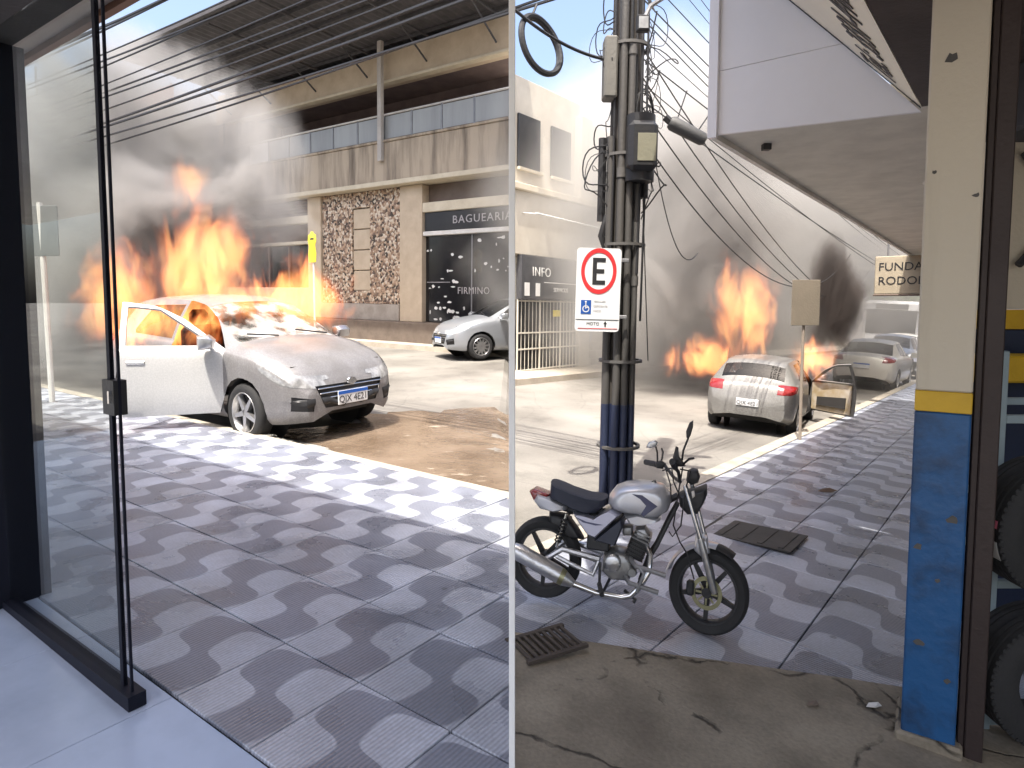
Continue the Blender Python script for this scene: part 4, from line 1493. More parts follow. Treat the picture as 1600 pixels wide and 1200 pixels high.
RK = thing('tyre_rack', 'pale blue steel tyre rack at the right edge', 'rack', Vector((2.02, 2.62, -.12)))
M_rk = mat('rack_blue', (.30, .38, .42), .5, .3)
for y in (0, .48):
    MB().bbox(-.015, .015, y - .015, y + .015, 0, 1.62, .003).build('upright', M_rk, RK)
    MB().bbox(.785, .815, y - .015, y + .015, 0, 1.62, .003).build('upright', M_rk, RK)
for z in (.02, .62, 1.32):
    for y in (0, .48):
        MB().bbox(.016, .784, y - .012, y + .012, z, z + .035, .003).build('rail', M_rk, RK)
for x in (0, .8):
    for z in (.3, .98):
        MB().bbox(x - .012, x + .012, .016, .464, z, z + .03, .003).build('side_rail', M_rk, RK)


def rack_tyre(label, loc, sticker):
    t = thing('tyre', label, 'tyre', Matrix.Translation(loc))
    r = .275
    prof = [(.16, -.085), (.20, -.098), (.245, -.095), (.268, -.085)]
    for y in (-.075, -.045, -.02, .02, .045, .075):          # tread with grooves
        prof += [(r, y - .009), (r, y + .009)]
        prof += [(r - .009, y + .011), (r - .009, y + .013)] if y < .07 else []
    prof += [(.268, .085), (.245, .095), (.20, .098), (.16, .085)]
    MB().lathe(prof, seg=48).build('casing', M_tyre, t)
    bl = MB()
    for k in range(60):
        bl.bbox(-.006, .006, -.094, -.078, r - .012, r + .001, .002, Matrix.Rotation(k * math.pi / 30, 4, 'Y'))
    o = bl.build('shoulder_block', M_tyre, t); o['kind'] = 'stuff'
    if sticker:
        for a0, a1, m in ((3.00, 3.30, M_letter), (3.305, 3.42, mat('sticker_pink', (.75, .18, .26), .5, bump=0))):
            MB().lathe([(r + .0015, -.075), (r + .0025, -.075), (r + .0025, -.0), (r + .0015, -.0)], seg=6, a0=-a0 + .0 - 0.0 + 2 * 0, a1=-a0 + (a0 - a1) * -1 if False else -a0 + .28 if m is M_letter else -a0 + .11, closed=True).build('sticker', m, t)
    return t


rack_tyre('new black tyre with a white and pink sticker on the upper shelf', (2.17, 2.52, .80), True)
rack_tyre('new black tyre without sticker on the lower shelf', (2.17, 2.52, .18), False)

# ---------------------------------------------------------------- canopy with sloped telephone sign
CN = thing('canopy', 'white street canopy with a sloped cream telephone sign beside the pillar', 'canopy', Matrix.Identity(4))
M_lilac = mat('panel_lilac', (.80, .79, .82), .45, bump=0, mix=.1)
M_signc = mat('sign_cream', (.80, .74, .60), .5, bump=0, mix=.15)
P0, P1 = Vector((1.46, 4.72, 2.90)), Vector((2.46, 3.94, 2.84))
T0 = Vector((1.46, 4.72, 4.25))
d3 = Vector((UR.x, UR.y, 0))


def slab(p, name, m, quad, off):
    """a panel with thickness: quad pushed by off"""
    v = [Vector(q) for q in quad] + [Vector(q) + off for q in quad]
    n = len(quad)
    fs = [tuple(range(n)), tuple(range(2 * n - 1, n - 1, -1))] + [(i, i + n, (i + 1) % n + n, (i + 1) % n) for i in range(n)]
    return MB().add(v, fs).build(name, m, p)


lerp = lambda a, b, t: a + (b - a) * t
# end panel in three boards
TR = P1 + Vector((0, 0, .03))
hts = (0, .33, .70, 1.0)
for k in range(3):
    def at(f):      # left edge point, and where the board's top line meets the slope
        z0 = P0.z + (T0.z - P0.z) * f
        L0 = Vector((P0.x, P0.y, z0))
        s = (TR.z + (P1.z * 0 - 0) - z0) / ((TR.z) - T0.z) if f > 0 else 0
        R0 = lerp(T0, TR, max(0, min(1, (T0.z - z0) / (T0.z - TR.z)))) if f > 0 else P1
        return L0, R0
    a0, a1 = at(hts[k]); b0, b1 = at(hts[k + 1])
    gap = Vector((0, 0, .004))
    slab(CN, 'end_board', M_lilac, [a0 + gap, a1 + gap, b1 - gap * .3, b0 - gap * .3], d3 * .03)
slab(CN, 'corner_trim', M_lilac, [P0 + Vector((-.03, .025, -.02)), P0 + Vector((.02, -.02, -.02)), T0 + Vector((.02, -.02, .3)), T0 + Vector((-.03, .025, .3))], -d3 * .03)
back = d3 * -2.2
off = Vector((0, 0, .03))
c0, c1 = TR - d3 * .004, T0 - d3 * .004
c1 = lerp(c0, c1, 1.25)
sp_ = slab(CN, 'slope_panel', M_signc, [c0, c1, c1 + back, c0 + back], off)
slab(CN, 'joint_strip', M_black, [c0 - off * .1, c1 - off * .1, c1 - off * .1 - d3 * .02, c0 - off * .1 - d3 * .02], -off * .25)
ex = (-d3).normalized()
ey = (c1 - c0).normalized()
ez = ex.cross(ey).normalized()
MT = Matrix((ex, ey, ez)).transposed().to_4x4()
MT.translation = c0 + ex * .14 + ey * .27 + ez * (-.006 if ez.z > 0 else .006)
if ez.z > 0:       # seen from below the writing must face down
    pass
tx = text('Tel.: 3331-4402', .23, mat('letter_dark', (.06, .05, .045), .6, bump=0), sp_, MT @ Matrix.Diagonal((1, 1.7, 1, 1)), .002, align='LEFT')
ov = [(c0 + ex * (.55 + .42 * math.cos(t)) + ey * (1.25 + .26 * math.sin(t))) for t in [i * math.pi / 14 for i in range(28)]]
slab(sp_, 'oval_logo', mat('logo_grey', (.20, .19, .18), .6, bump=0), [q - off * .15 for q in ov], -off * .1)
nr3 = Vector((NR.x, NR.y, 0))
slab(CN, 'gap_board', M_guide, [c0 - nr3 * .004, c0 + back - nr3 * .004, c0 + back - nr3 * .55, c0 - nr3 * .55], off)  # dark board added so the gap towards the pillar reads dark
# soffit running down the street
s0, s1 = PR(4.62, 1.80), PR(15.5, 1.80)
q0, q1 = PR(4.62, -.75), PR(15.5, -.75)
SO = slab(CN, 'soffit', MS, [(s0.x, s0.y, 2.92), (s1.x, s1.y, 2.64), (q1.x, q1.y, 2.64), (q0.x, q0.y, 2.92)], Vector((0, 0, .12)))
s0b, s1b = PR(5.05, 1.84), PR(15.5, 1.84)
slab(CN, 'fascia', M_white, [(s0.x, s0.y, 2.88), (s1.x, s1.y, 2.60), (s1.x, s1.y, 2.8), (s0.x, s0.y, 3.12)], Vector((NR.x, NR.y, 0)) * .04)
slab(CN, 'canopy_wall', MS, [(q0.x, q0.y, -.8), (q1.x, q1.y, -1.4), (q1.x, q1.y, 6), (q0.x, q0.y, 6)], Vector((-NR.x, -NR.y, 0)) * .2)
lm = PR(7.4, .7)
MB().bbox(-.14, .14, -.02, .02, -.03, 0, .004, Matrix.Translation((lm.x, lm.y, 2.85))).build('soffit_lamp', M_white, SO)
bk = PR(5.12, 1.6)
MB().bbox(-.03, .03, -.03, .03, -.05, 0, .004, Matrix.Translation((bk.x, bk.y, 2.91))).build('bracket', M_black, SO)

# ---------------------------------------------------------------- utility pole
UP_ = thing('utility_pole', 'cable-laden utility pole with grey conduits and a navy painted foot', 'pole', Matrix.Translation((.93, 5.62, -.16)) @ Matrix.Rotation(R(.8), 4, 'Y'))
M_polec = mat('pole_concrete', (.06, .052, .045), .9, c2=(.025, .022, .02), scale=4, streak=True)
M_poleb = mat('pole_navy', (.012, .018, .05), .5, c2=(.03, .04, .07), scale=6, streak=True)
M_pvc = mat('conduit_grey', (.075, .07, .065), .6, c2=(.03, .03, .028), scale=4, streak=True)
M_pvcd = mat('conduit_dark', (.10, .095, .09), .6)
MB().tube([(0, 0, .98), (0, 0, 4), (0, 0, 8)], [.142, .13, .115], 16).build('shaft', M_polec, UP_)
MB().tube([(0, 0, -.1), (0, 0, .98)], [.146, .1425], 16).build('painted_foot', M_poleb, UP_)
for x, y, r, top, mid in ((-.135, -.105, .036, 3.25, 2.2), (-.055, -.17, .033, 4.6, 2.9), (.015, -.175, .030, 3.9, 3.9), (.085, -.15, .024, 2.85, 2.0)):
    pp = MB().tube([(x, y, .98), (x, y, top)], r, 10).build('conduit', M_pvc, UP_)
    MB().tube([(x, y, -.02), (x, y, .979)], r * 1.03, 10).build('conduit_foot', M_poleb, pp)
    MB().tube([(x, y, mid), (x, y, mid + .08)], r * 1.25, 10).build('coupling', M_pvcd, pp)
for z in (.6, 1.35, 2.35, 3.1, 4.0):
    MB().lathe([(.165, -.012), (.19, -.012), (.19, .012), (.165, .012)], Matrix.Translation((0, -.03, z)) @ Matrix.Rotation(R(90), 4, 'X'), seg=20, closed=True).build('strap', M_pvcd, UP_)
bxo = MB().bbox(-.03, .21, -.36, -.14, 2.93, 3.33, .04).build('meter_box', M_black, UP_)
MB().bbox(.04, .19, -.366, -.361, 3.0, 3.22, .002).build('label', mat('label_olive', (.22, .21, .15), .6), bxo)
MB().tube([(.09, -.2, 2.86), (.09, -.2, 3.4)], [.12, .12], 14).build('cable_drum', M_black, bxo)
MB().bbox(-.22, -.11, -.2, -.03, 3.55, 4.05, .015).build('junction_box', mat('box_grey', (.14, .135, .12), .6), UP_)
MB().tube([(-.2, -.05, 2.55), (-.2, -.05, 3.25)], .035, 8).build('black_sleeve', M_black, UP_)
MB().tube([(-.17, -.08, 2.3), (-.2, -.09, 2.42), (-.16, -.08, 2.6)], [.012, .03, .02], 8).build('cable_tail', M_black, UP_)
MB().tube([(.15, -.05, 2.75), (.15, -.05, 2.95)], .05, 8).build('black_sleeve', M_black, UP_)
MB().bbox(-.7, .7, -.05, .05, 5.6, 5.72, .01).build('cross_arm', M_polec, UP_)


r5 = random.Random(9)
for k in range(30):         # slack loops bound to the pole
    a = r5.uniform(0, 6.28)
    z0 = r5.uniform(2.9, 4.6)
    w_, h_ = r5.uniform(.03, .26), r5.uniform(.15, .5)
    sx = r5.choice((-1, 1, 1))
    pts = [Vector((sx * (.13 + w_ * math.sin(math.pi * t)), -.12 - .12 * math.sin(math.pi * t) * math.sin(a), z0 - h_ * t + .05 * math.sin(9 * t + a))) for t in [i / 14 for i in range(15)]]
    MB().tube(pts, r5.uniform(.003, .007), 5).build('loose_cable', M_black, UP_)
for k in range(7):          # cables strapped up the shaft
    x = -.13 + k * .045
    MB().tube([(x, -.15 - .02 * (k % 2), 1.7 + .2 * (k % 3)), (x + .01, -.16, 3.0), (x - .01, -.14, 6)], .010 + .004 * (k % 2), 6).build('riser_cable', M_black, UP_)


def cable(name, label, a, b, sag, r=.009, group=None, seg=18, cat='cable'):
    pts = []
    for i in range(seg + 1):
        t = i / seg
        p = lerp(Vector(a), Vector(b), t)
        p.z -= sag * 4 * t * (1 - t)
        pts.append(p)
    return tag(MB().tube(pts, r, 5).build(name, M_black, None), label, cat, group)


rr = random.Random(4)
for k in range(18):
    e = PL(44, 5.2 + rr.uniform(-.6, .6))
    cable('overhead_cable', 'black overhead cable in the bundle above the left street arm',
          (.75 + rr.uniform(-.1, .1), 5.5 + rr.uniform(-.1, .1), 4.3 + k * .13), (e.x, e.y, 6.2 + k * .27 + rr.uniform(-.2, .2)), .35 + rr.uniform(0, .5), .011 + .009 * rr.random(), 'cables over the left street arm', 30)
for k in range(16):
    e = PR(50, 2.3 + rr.uniform(-.8, 1.6))
    cable('overhead_cable', 'black overhead cable running from the pole down the right street arm',
          (1.0 + rr.uniform(-.1, .15), 5.6 + rr.uniform(-.1, .1), 3.5 + k * .15), (e.x, e.y, 2.6 + k * .30 + rr.uniform(-.3, .3)), .5 + rr.uniform(0, .9), 0.0035 + .0035 * rr.random(), 'cables over the right street arm', 30)
for k in range(4):
    e = PR(15 + 6 * k, 2.9 + .5 * k)
    cable('slack_cable', 'slack black cable looping low beyond the pole', (1.05, 5.6, 3.2 + .25 * k), (e.x, e.y, 2.7 + .2 * k), 1.0 + .35 * k, .007, 'slack cables beyond the pole', 30)
hang = [((1.12, 5.7, 3.3), (1.28, 6.0, 1.15), .05), ((1.2, 5.8, 3.4), (1.9, 6.6, 2.2), .5)]
for k, (a, b, s_) in enumerate(hang):
    cable('hanging_wire', ('thin loose wire hanging straight down right of the pole', 'thin loose wire drooping towards the street beyond the pole')[k], a, b, s_, .005)

ringM = Matrix.Translation((.235, 5.35, 3.78)) @ Matrix.Rotation(R(-18), 4, 'Y') @ Matrix.Rotation(R(40), 4, 'Z')
co_ = thing('cable_coil', 'thick black coil of cable hanging left of the pole', 'cable coil', ringM)
pts = [(.20 * math.cos(t), .006 * math.sin(2 * t), .24 * math.sin(t)) for t in [i * 2 * math.pi / 40 for i in range(41)]]
MB().tube(pts, .026, 8, caps=False).build('main_loop', M_black, co_)
MB().tube([(p[0] * .95, p[1] + .02, p[2] * .94) for p in pts], .014, 6, caps=False).build('inner_loop', M_black, co_)
MB().tube([(.0, 0, .24), (.1, 0, .34)], .01, 6).build('tie', M_black, co_)
cable('coil_feed_cable', 'thick black cable feeding the coil left of the pole', (-.02 + .03, 5.2, 4.0), (.78, 5.5, 3.72), .06, .014)
co2 = thing('cable_coil', 'small thin loop of cable right of the pole', 'cable coil', Matrix.Translation((1.12, 5.5, 3.28)) @ Matrix.Rotation(R(35), 4, 'Z'))
for q in range(3):
    MB().tube([(.10 * (1 + .1 * q) * p[0] / .2, .015 * q, .20 * p[2] / .24 * (1 - .06 * q)) for p in pts], .006, 5, caps=False).build('loop', M_black, co2)
sc = thing('splice_closure', 'dark cable splice closure hanging from the wires', 'cable closure', Matrix.Translation((1.58, 6.0, 3.28)) @ Matrix.Rotation(R(27), 4, 'Y'))
MB().tube([(-.15, 0, 0), (-.12, 0, 0), (.19, 0, 0), (.22, 0, 0)], [.05, .068, .062, .045], 12).build('housing', mat('closure_grey', (.07, .07, .07), .6), sc)
MB().tube([(-.21, 0, .02), (-.13, 0, .0)], .035, 8).build('end_cap', M_black, sc)
MB().tube([(-.10, 0, .06), (-.14, 0, .32)], .006, 5).build('hanger', M_black, sc)
MB().tube([(.12, 0, .05), (.16, 0, .38)], .006, 5).build('hanger', M_black, sc)
fl_ = thing('flood_lamp', 'small flood lamp on a dark arm beside the pole', 'lamp', Vector((1.0, 5.05, 3.82)))
MB().bbox(-.05, .05, -.03, .03, -.06, .06, .008).build('housing', M_black, fl_)
MB().bbox(-.036, .036, -.034, -.0305, -.044, .044, .002).build('lens', M_lens, fl_)
MB().tube([(.02, .01, .06), (.06, .02, .14), (.62, -.3, .40)], .018, 8).build('arm', M_steel, fl_)

# ---------------------------------------------------------------- parking sign
PS = thing('parking_sign', 'white parking sign with a red ring round a black E on the pole', 'sign', Matrix.Translation((.715, 5.33, 1.80)) @ Matrix.Rotation(R(2), 4, 'Z') @ Matrix.Rotation(R(1.5), 4, 'Y'))
pts = []
w_, h_, r_ = .185, .345, .03
for cx, cz, a in ((w_ - r_, h_ - r_, 0), (-w_ + r_, h_ - r_, 90), (-w_ + r_, -h_ + r_, 180), (w_ - r_, -h_ + r_, 270)):
    for k in range(5):
        t = R(a + k * 22.5)
        pts.append((cx + r_ * math.cos(t), cz + r_ * math.sin(t)))
M_swhite = mat('sign_white', (.72, .74, .75), .4, bump=0, mix=.25)
M_sred = mat('sign_red', (.62, .03, .035), .45, bump=0)
pl_ = MB().prism(pts, 0, .006).build('plate', M_swhite, PS)
MB().lathe([(.148, -.003), (.118, -.003), (.118, -.0005), (.148, -.0005)], Matrix.Translation((-.0, 0, .155)) @ Matrix.Diagonal((1.0, 1, 1.28, 1)), seg=40, closed=True).build('red_ring', M_sred, pl_)
me = text_mesh('E', .27, .0012)
mE = MB()
for q in ((-.052, -.018, .045, .265), (-.0179, .055, .231, .265), (-.0179, .045, .138, .172), (-.0179, .055, .045, .079)):
    mE.box(q[0], q[1], -.0032, -.0005, q[2], q[3])
mE = mE.build('letter', M_black, pl_)
MB().box(-.14, -.055, -.003, -.0005, -.20, -.085).build('access_panel', mat('sign_blue', (.01, .09, .38), .45, bump=0), pl_)
ws_ = MB().lathe([(.022, -.0045), (.029, -.0045), (.029, -.0032), (.022, -.0032)], Matrix.Translation((-.098, 0, -.158)), seg=18, closed=True)
ws_.box(-.103, -.096, -.0045, -.0032, -.158, -.11).box(-.0955, -.078, -.0045, -.0032, -.15, -.143)
ws_.lathe([(0, -.0045), (.008, -.0045), (.008, -.0032), (0, -.0032)], Matrix.Translation((-.1, 0, -.10)), seg=10)
ws_.build('access_symbol', M_letter, pl_)
for k, t in enumerate(('VEICULOS', 'DEFICIENTE', 'FISICO')):
    text(t, .022, M_lettergrey, pl_, Matrix.Translation((-.035, -.0015, -.095 - k * .04)) @ UP, .0008, align='LEFT')
MB().box(-.18, .18, -.003, -.0005, -.248, -.244).build('rule_line', M_black, pl_)
text('MOTO', .036, M_black, pl_, Matrix.Translation((-.035, -.0015, -.282)) @ UP, .0008)
MB().prism([(.062, -.305), (.062, -.28), (.053, -.28), (.068, -.258), (.083, -.28), (.074, -.28), (.074, -.305)], -.003, -.0005).build('arrow', M_black, pl_)
MB().box(-.16, .17, -.003, -.0005, -.322, -.317).build('rule_line', M_sred, pl_)
for z in (.25, -.22):
    MB().bbox(-.02, .25, .007, .03, z - .015, z + .015, .004).build('clamp', M_steel, PS)

# brown back of a sign by the burning car
s2 = thing('road_sign', 'brown back of a rectangular sign on a thin post before the burning car', 'sign', arm_matrix(PR(9.5, 2.40, 0), Vector((1, .15))))
MB().tube([(0, 0, -.05), (0, 0, 2.2)], .022, 8).build('post', mat('post_brown', (.30, .25, .2), .6), s2)
o = MB().bbox(-.21, .21, -.045, -.03, 1.62, 2.25, .004).build('sign_plate', mat('sign_brown', (.20, .17, .13), .7), s2)
for z in (1.75, 2.1):
    MB().bbox(-.19, .19, -.029, -.005, z - .012, z + .012, .003).build('bracket', M_steel, o)

# small things on the ground
dm_ = thing('drain_cover', 'dark rectangular drain cover set in the wave tiles', 'drain cover', arm_matrix(PR(5.0, 1.62, .004), UR, .0375))
MB().bbox(-.24, .24, -.38, .38, -.01, .004, .003).build('plate', mat('iron', (.05, .045, .04), .7), dm_)
for k in range(5):
    MB().bbox(-.21, .21, -.32 + k * .15, -.28 + k * .15, .0045, .009, .002).build('rib', mat('iron', (.05, .045, .04), .7), dm_)
gr = thing('storm_grate', 'rusty slotted storm grate under the motorcycle rear wheel', 'grate', Matrix.Translation((.17, 3.06, .012)) @ Matrix.Rotation(R(28), 4, 'Z'))
M_iron = mat('rusty_iron', (.07, .055, .045), .8)
for k in range(9):
    MB().bbox(-.15 + k * .036, -.135 + k * .036, -.10, .10, -.005, .012, .002).build('bar', M_iron, gr)
for y in (-.11, .11):
    MB().bbox(-.17, .17, y - .012, y + .012, -.005, .013, .002).build('frame_bar', M_iron, gr)
lf = PR(6.85, 1.46, .004)
o = MB().add([(-.09, 0, .01), (-.03, .035, .022), (.04, .035, .03), (.10, 0, .012), (.03, -.02, .004), (-.04, -.02, .004), (0, .005, .012),
              (-.09, 0, .006), (-.03, .035, .018), (.04, .035, .026), (.10, 0, .008), (.03, -.02, .0), (-.04, -.02, .0), (0, .005, .008)],
             [(0, 1, 6), (1, 2, 6), (2, 3, 6), (3, 4, 6), (4, 5, 6), (5, 0, 6), (8, 7, 13), (9, 8, 13), (10, 9, 13), (11, 10, 13), (12, 11, 13), (7, 12, 13),
              (0, 7, 8, 1), (1, 8, 9, 2), (2, 9, 10, 3), (3, 10, 11, 4), (4, 11, 12, 5), (5, 12, 7, 0)]).build('fallen_leaf', mat('dry_leaf', (.10, .06, .035), .7))
o.location = lf
tag(o, 'dry brown leaf curled on the wave tiles', 'leaf')
for k, (x, y, m, lab, s_) in enumerate(((1.60, 2.72, M_letter, 'white scrap of paper on the cracked concrete beside the pillar', 1), (1.32, 2.70, M_step, 'dark chip of broken concrete near the pillar', .8))):
    o = MB().add([(-.035, -.01, .002), (.0, -.018, .006), (.036, -.006, .003), (.03, .012, .008), (-.01, .016, .003), (-.035, -.01, 0), (.0, -.018, .001), (.036, -.006, 0), (.03, .012, .002), (-.01, .016, 0)],
                 [(0, 1, 2, 3, 4), (9, 8, 7, 6, 5), (0, 5, 6, 1), (1, 6, 7, 2), (2, 7, 8, 3), (3, 8, 9, 4), (4, 9, 5, 0)]).build('paper_scrap' if k == 0 else 'concrete_chip', m)
    o.location = (x, y, gz(x, y) + .012)
    o.scale = (s_, s_, s_ * (1 if k == 0 else 2.2))
    tag(o, lab, 'litter')
# ---------------------------------------------------------------- motorcycle, built in its own side plane
# outline units: x to the front, z up, in steps of 1.05 mm; y towards us is negative
KU = .00106


def mz(zx, zy): return (zx * KU, (1108 - zy) * KU)


def m3(zx, zy, y): return Vector((zx * KU, y, (1108 - zy) * KU))


def mp(*pts): return [mz(*p) for p in pts]


M_msil = car_paint('moto_silver', (.55, .55, .58), metal=.5)
M_mlil = car_paint('moto_side_silver', (.50, .50, .60), metal=.4)
M_mnavy = mat('moto_graphic', (.05, .055, .12), .3, coat=.4, bump=0)
M_seat = mat('seat_vinyl', (.022, .026, .045), .55, bscale=120)
M_eng = mat('engine_alloy', (.36, .36, .36), .45, .8, c2=(.18, .18, .18), scale=14)
M_engd = mat('engine_dark', (.05, .05, .052), .5, .5)
M_gold = mat('brake_disc', (.34, .33, .20), .4, .8)
MO = thing('motorcycle', 'silver street motorcycle with black wheels parked on the wave tiles', 'motorcycle',
           Matrix.Translation((1.03, 3.30, -.066)) @ Matrix.Rotation(R(-15), 4, 'Z') @ Matrix.Rotation(R(3.0), 4, 'Y') @ Matrix.Rotation(R(-4), 4, 'X') @ Matrix.Diagonal((.91, .95, 1.0, 1)) @ Matrix.Translation((-932 * KU, 0, 0)))


def moto_wheel(zx, zy, yaw, disc):
    w = bpy.data.objects.new('wheel', None); col.objects.link(w); w.parent = MO; w.empty_display_size = .1
    c = m3(zx, zy, 0)
    w.matrix_local = Matrix.Translation(c) @ Matrix.Rotation(yaw, 4, 'Z')
    Rr = 216 * KU
    MB().lathe([(Rr * .74, -.032), (Rr * .82, -.046), (Rr * .92, -.046), (Rr * .98, -.03), (Rr, 0), (Rr * .98, .03), (Rr * .92, .046), (Rr * .82, .046), (Rr * .74, .032)], seg=44).build('tyre', M_tyre, w)
    r = MB().lathe([(Rr * .68, -.02), (Rr * .71, -.036), (Rr * .755, -.036), (Rr * .755, .036), (Rr * .71, .036), (Rr * .68, .02)], seg=36, closed=True)
    r.lathe([(.0, -.05), (.028, -.05), (.036, -.03), (.036, .03), (.028, .05), (0, .05)], seg=16)
    for k in range(5):
        r.prism([(.025, -.016), (Rr * .70, -.010), (Rr * .70, .010), (.025, .016)], -.012, .012, Matrix.Rotation(k * 2 * math.pi / 5 + .35, 4, 'Y'))
    r.build('rim', M_black, w)
    if disc:
        d = MB().lathe([(.066, -.052), (.088, -.052), (.088, -.047), (.066, -.047)], seg=32, closed=True)
        for k in range(8):
            d.box(.028, .062, -.051, -.048, -.005, .005, Matrix.Rotation(k * math.pi / 4, 4, 'Y'))
        d.build('brake_disc', M_gold, w)
        MB().bbox(-.115, -.07, -.07, -.03, -.03, .05, .01).build('caliper', M_black, w)
    return w


moto_wheel(932, 888, R(-14), True)
moto_wheel(8, 846, 0, False)
# fork, fender
for y in (-.075, .06):
    f = MB().tube([m3(766 if y < 0 else 800, 360, y), m3(868 if y < 0 else 890, 620, y)], .014, 10).build('fork_tube', M_chrome, MO)
    MB().tube([m3(866 if y < 0 else 888, 615, y), m3(952, 850, y), m3(962, 872, y)], [.019, .021, .017], 10).build('fork_leg', M_alloy, f)
Rf = 232 * KU
mb = MB()
prof = [(Rf - .004, -.058), (Rf + .004, -.052), (Rf + .012, -.02), (Rf + .012, .02), (Rf + .004, .052), (Rf - .004, .058), (Rf - .002, .05), (Rf + .008, .018), (Rf + .008, -.018), (Rf - .002, -.05)]
FM = Matrix.Translation(m3(932, 888, 0)) @ Matrix.Rotation(R(-14), 4, 'Z')
MB().lathe(prof, FM, seg=20, closed=True, a0=R(82), a1=R(168)).build('front_fender', M_msil, MO)
MB().lathe(prof, FM, seg=8, closed=True, a0=R(58), a1=R(82)).build('fender_tip', M_black, MO)
MB().pillow(mp((845, 610), (905, 615), (930, 690), (885, 720), (840, 690)), .062).build('fork_shroud', M_msil, MO)
# headlamp cowl, meter, bars
MB().pillow(mp((770, 400), (830, 385), (885, 358), (890, 400), (872, 450), (845, 505), (790, 515), (748, 480), (735, 420)), .085, inset=.3).build('headlamp_cowl', M_black, MO)
MB().pillow(mp((850, 395), (884, 372), (884, 420), (862, 470), (845, 480)), .06, y=-.0).build('headlamp_lens', M_lens, MO)
MB().pillow(mp((775, 300), (800, 283), (830, 285), (845, 320), (838, 350), (800, 368), (772, 350)), .05).build('meter', M_black, MO)
for y in (-.12, .12):
    MB().pillow(mp((800, 380), (816, 372), (822, 400), (808, 412)), .018, y=y).build('turn_signal', mat('signal_clear', (.6, .55, .5), .2, bump=0), MO)
hb = MB().tube([m3(705, 240, -.31), m3(725, 270, -.24), m3(738, 345, -.08), m3(742, 360, 0), m3(705, 355, .08), m3(650, 325, .24), m3(560, 335, .33)], .010, 8).build('handlebar', M_black, MO)
MB().tube([m3(690, 205, -.37), m3(706, 242, -.29)], .017, 10).build('grip', M_black, MO)
MB().tube([m3(530, 340, .38), m3(600, 332, .29)], .017, 10).build('grip', M_black, MO)
MB().pillow(mp((690, 205), (702, 145), (716, 150), (722, 190), (745, 215), (760, 235), (720, 240), (692, 225)), .022, y=-.27).build('switch_box', M_black, MO)
MB().pillow(mp((590, 315), (625, 300), (655, 315), (640, 345), (600, 345)), .025, y=.25).build('switch_box', M_black, MO)
MB().tube([m3(748, 225, -.27), m3(772, 190, -.33), m3(793, 180, -.36)], .006, 6).build('brake_lever', M_black, MO)
MB().tube([m3(628, 300, .26), m3(632, 262, .3), m3(622, 245, .32)], .006, 6).build('clutch_lever', M_black, MO)
mr = MB().tube([m3(738, 215, -.26), m3(742, 160, -.27), m3(762, 100, -.27)], .006, 6).build('mirror_stem', M_black, MO)
MB().pillow(mp((752, 100), (748, 70), (762, 28), (780, 15), (782, 45), (772, 90), (762, 108)), .012, y=-.27).build('mirror', M_black, mr)
ml = MB().tube([m3(606, 320, .25), m3(600, 260, .25), m3(588, 228, .25)], .006, 6).build('mirror_stem', M_black, MO)
MB().pillow(mp((530, 240), (545, 208), (585, 193), (598, 205), (590, 228), (560, 240)), .012, y=.25).build('mirror', M_alloy, ml)
for pts in ([(640, 330, .1), (690, 300, .03), (705, 360, -.02), (740, 420, -.03)], [(735, 260, -.22), (790, 280, -.12), (770, 380, -.08), (760, 560, -.09), (720, 620, -.09), (700, 600, -.08)],
            [(745, 250, -.22), (720, 560, -.10), (760, 640, -.09), (800, 690, -.09), (850, 820, -.07)], [(650, 320, .2), (690, 390, .05), (700, 460, 0)]):
    MB().tube([m3(*p) for p in pts], .0045, 6).build('control_cable', M_black, MO)
# tank and bodywork
tank = MB().pillow(mp((352, 505), (358, 465), (390, 420), (440, 395), (510, 380), (600, 376), (655, 385), (690, 420), (702, 460), (690, 505), (650, 538), (600, 552), (520, 540), (440, 545), (380, 530)), .135, inset=.42, steps=7).build('fuel_tank', M_msil, MO)
MB().tube([m3(590, 375, 0), m3(596, 388, 0)][::-1], .022, 14).build('tank_cap', M_chrome, tank)
MB().prism(mp((490, 425), (545, 425), (630, 470), (560, 530), (545, 520), (570, 475), (535, 445)), -.1385, -.122).build('tank_graphic', M_mnavy, tank)
MB().lathe([(0, -.004), (.011, -.004), (.011, .004), (0, .004)], Matrix.Translation(m3(605, 432, -.125)), seg=14).build('emblem', M_alloy, tank)
MB().pillow(mp((445, 552), (520, 528), (645, 540), (655, 552), (560, 585), (520, 592), (470, 580)), .12, inset=.3).build('tank_shroud', M_msil, MO)
MB().pillow(mp((15, 432), (70, 445), (130, 462), (250, 482), (348, 482), (352, 515), (292, 566), (238, 572), (150, 558), (15, 512)), .105, inset=.25).build('seat', M_seat, MO)
MB().pillow(mp((-60, 500), (15, 512), (125, 545), (122, 572), (60, 590), (-40, 580), (-80, 540)), .085, inset=.3).build('tail_cowl', M_msil, MO)
MB().pillow(mp((-110, 500), (-80, 480), (15, 500), (10, 540), (-80, 545)), .06, inset=.3).build('tail_lamp', M_tail, MO)
sc_ = MB().pillow(mp((158, 572), (215, 572), (285, 585), (340, 545), (385, 522), (442, 545), (302, 690), (255, 680), (200, 622)), .115, inset=.2).build('side_cover', M_mlil, MO)
MB().prism(mp((180, 582), (250, 600), (345, 605), (300, 613), (230, 606)), -.1165, -.11).build('side_graphic', M_mnavy, sc_)
MB().pillow(mp((300, 692), (446, 556), (455, 600), (415, 715), (290, 702)), .10, inset=.2).build('lower_cover', mat('cover_dark', (.035, .04, .06), .45, bump=0), MO)
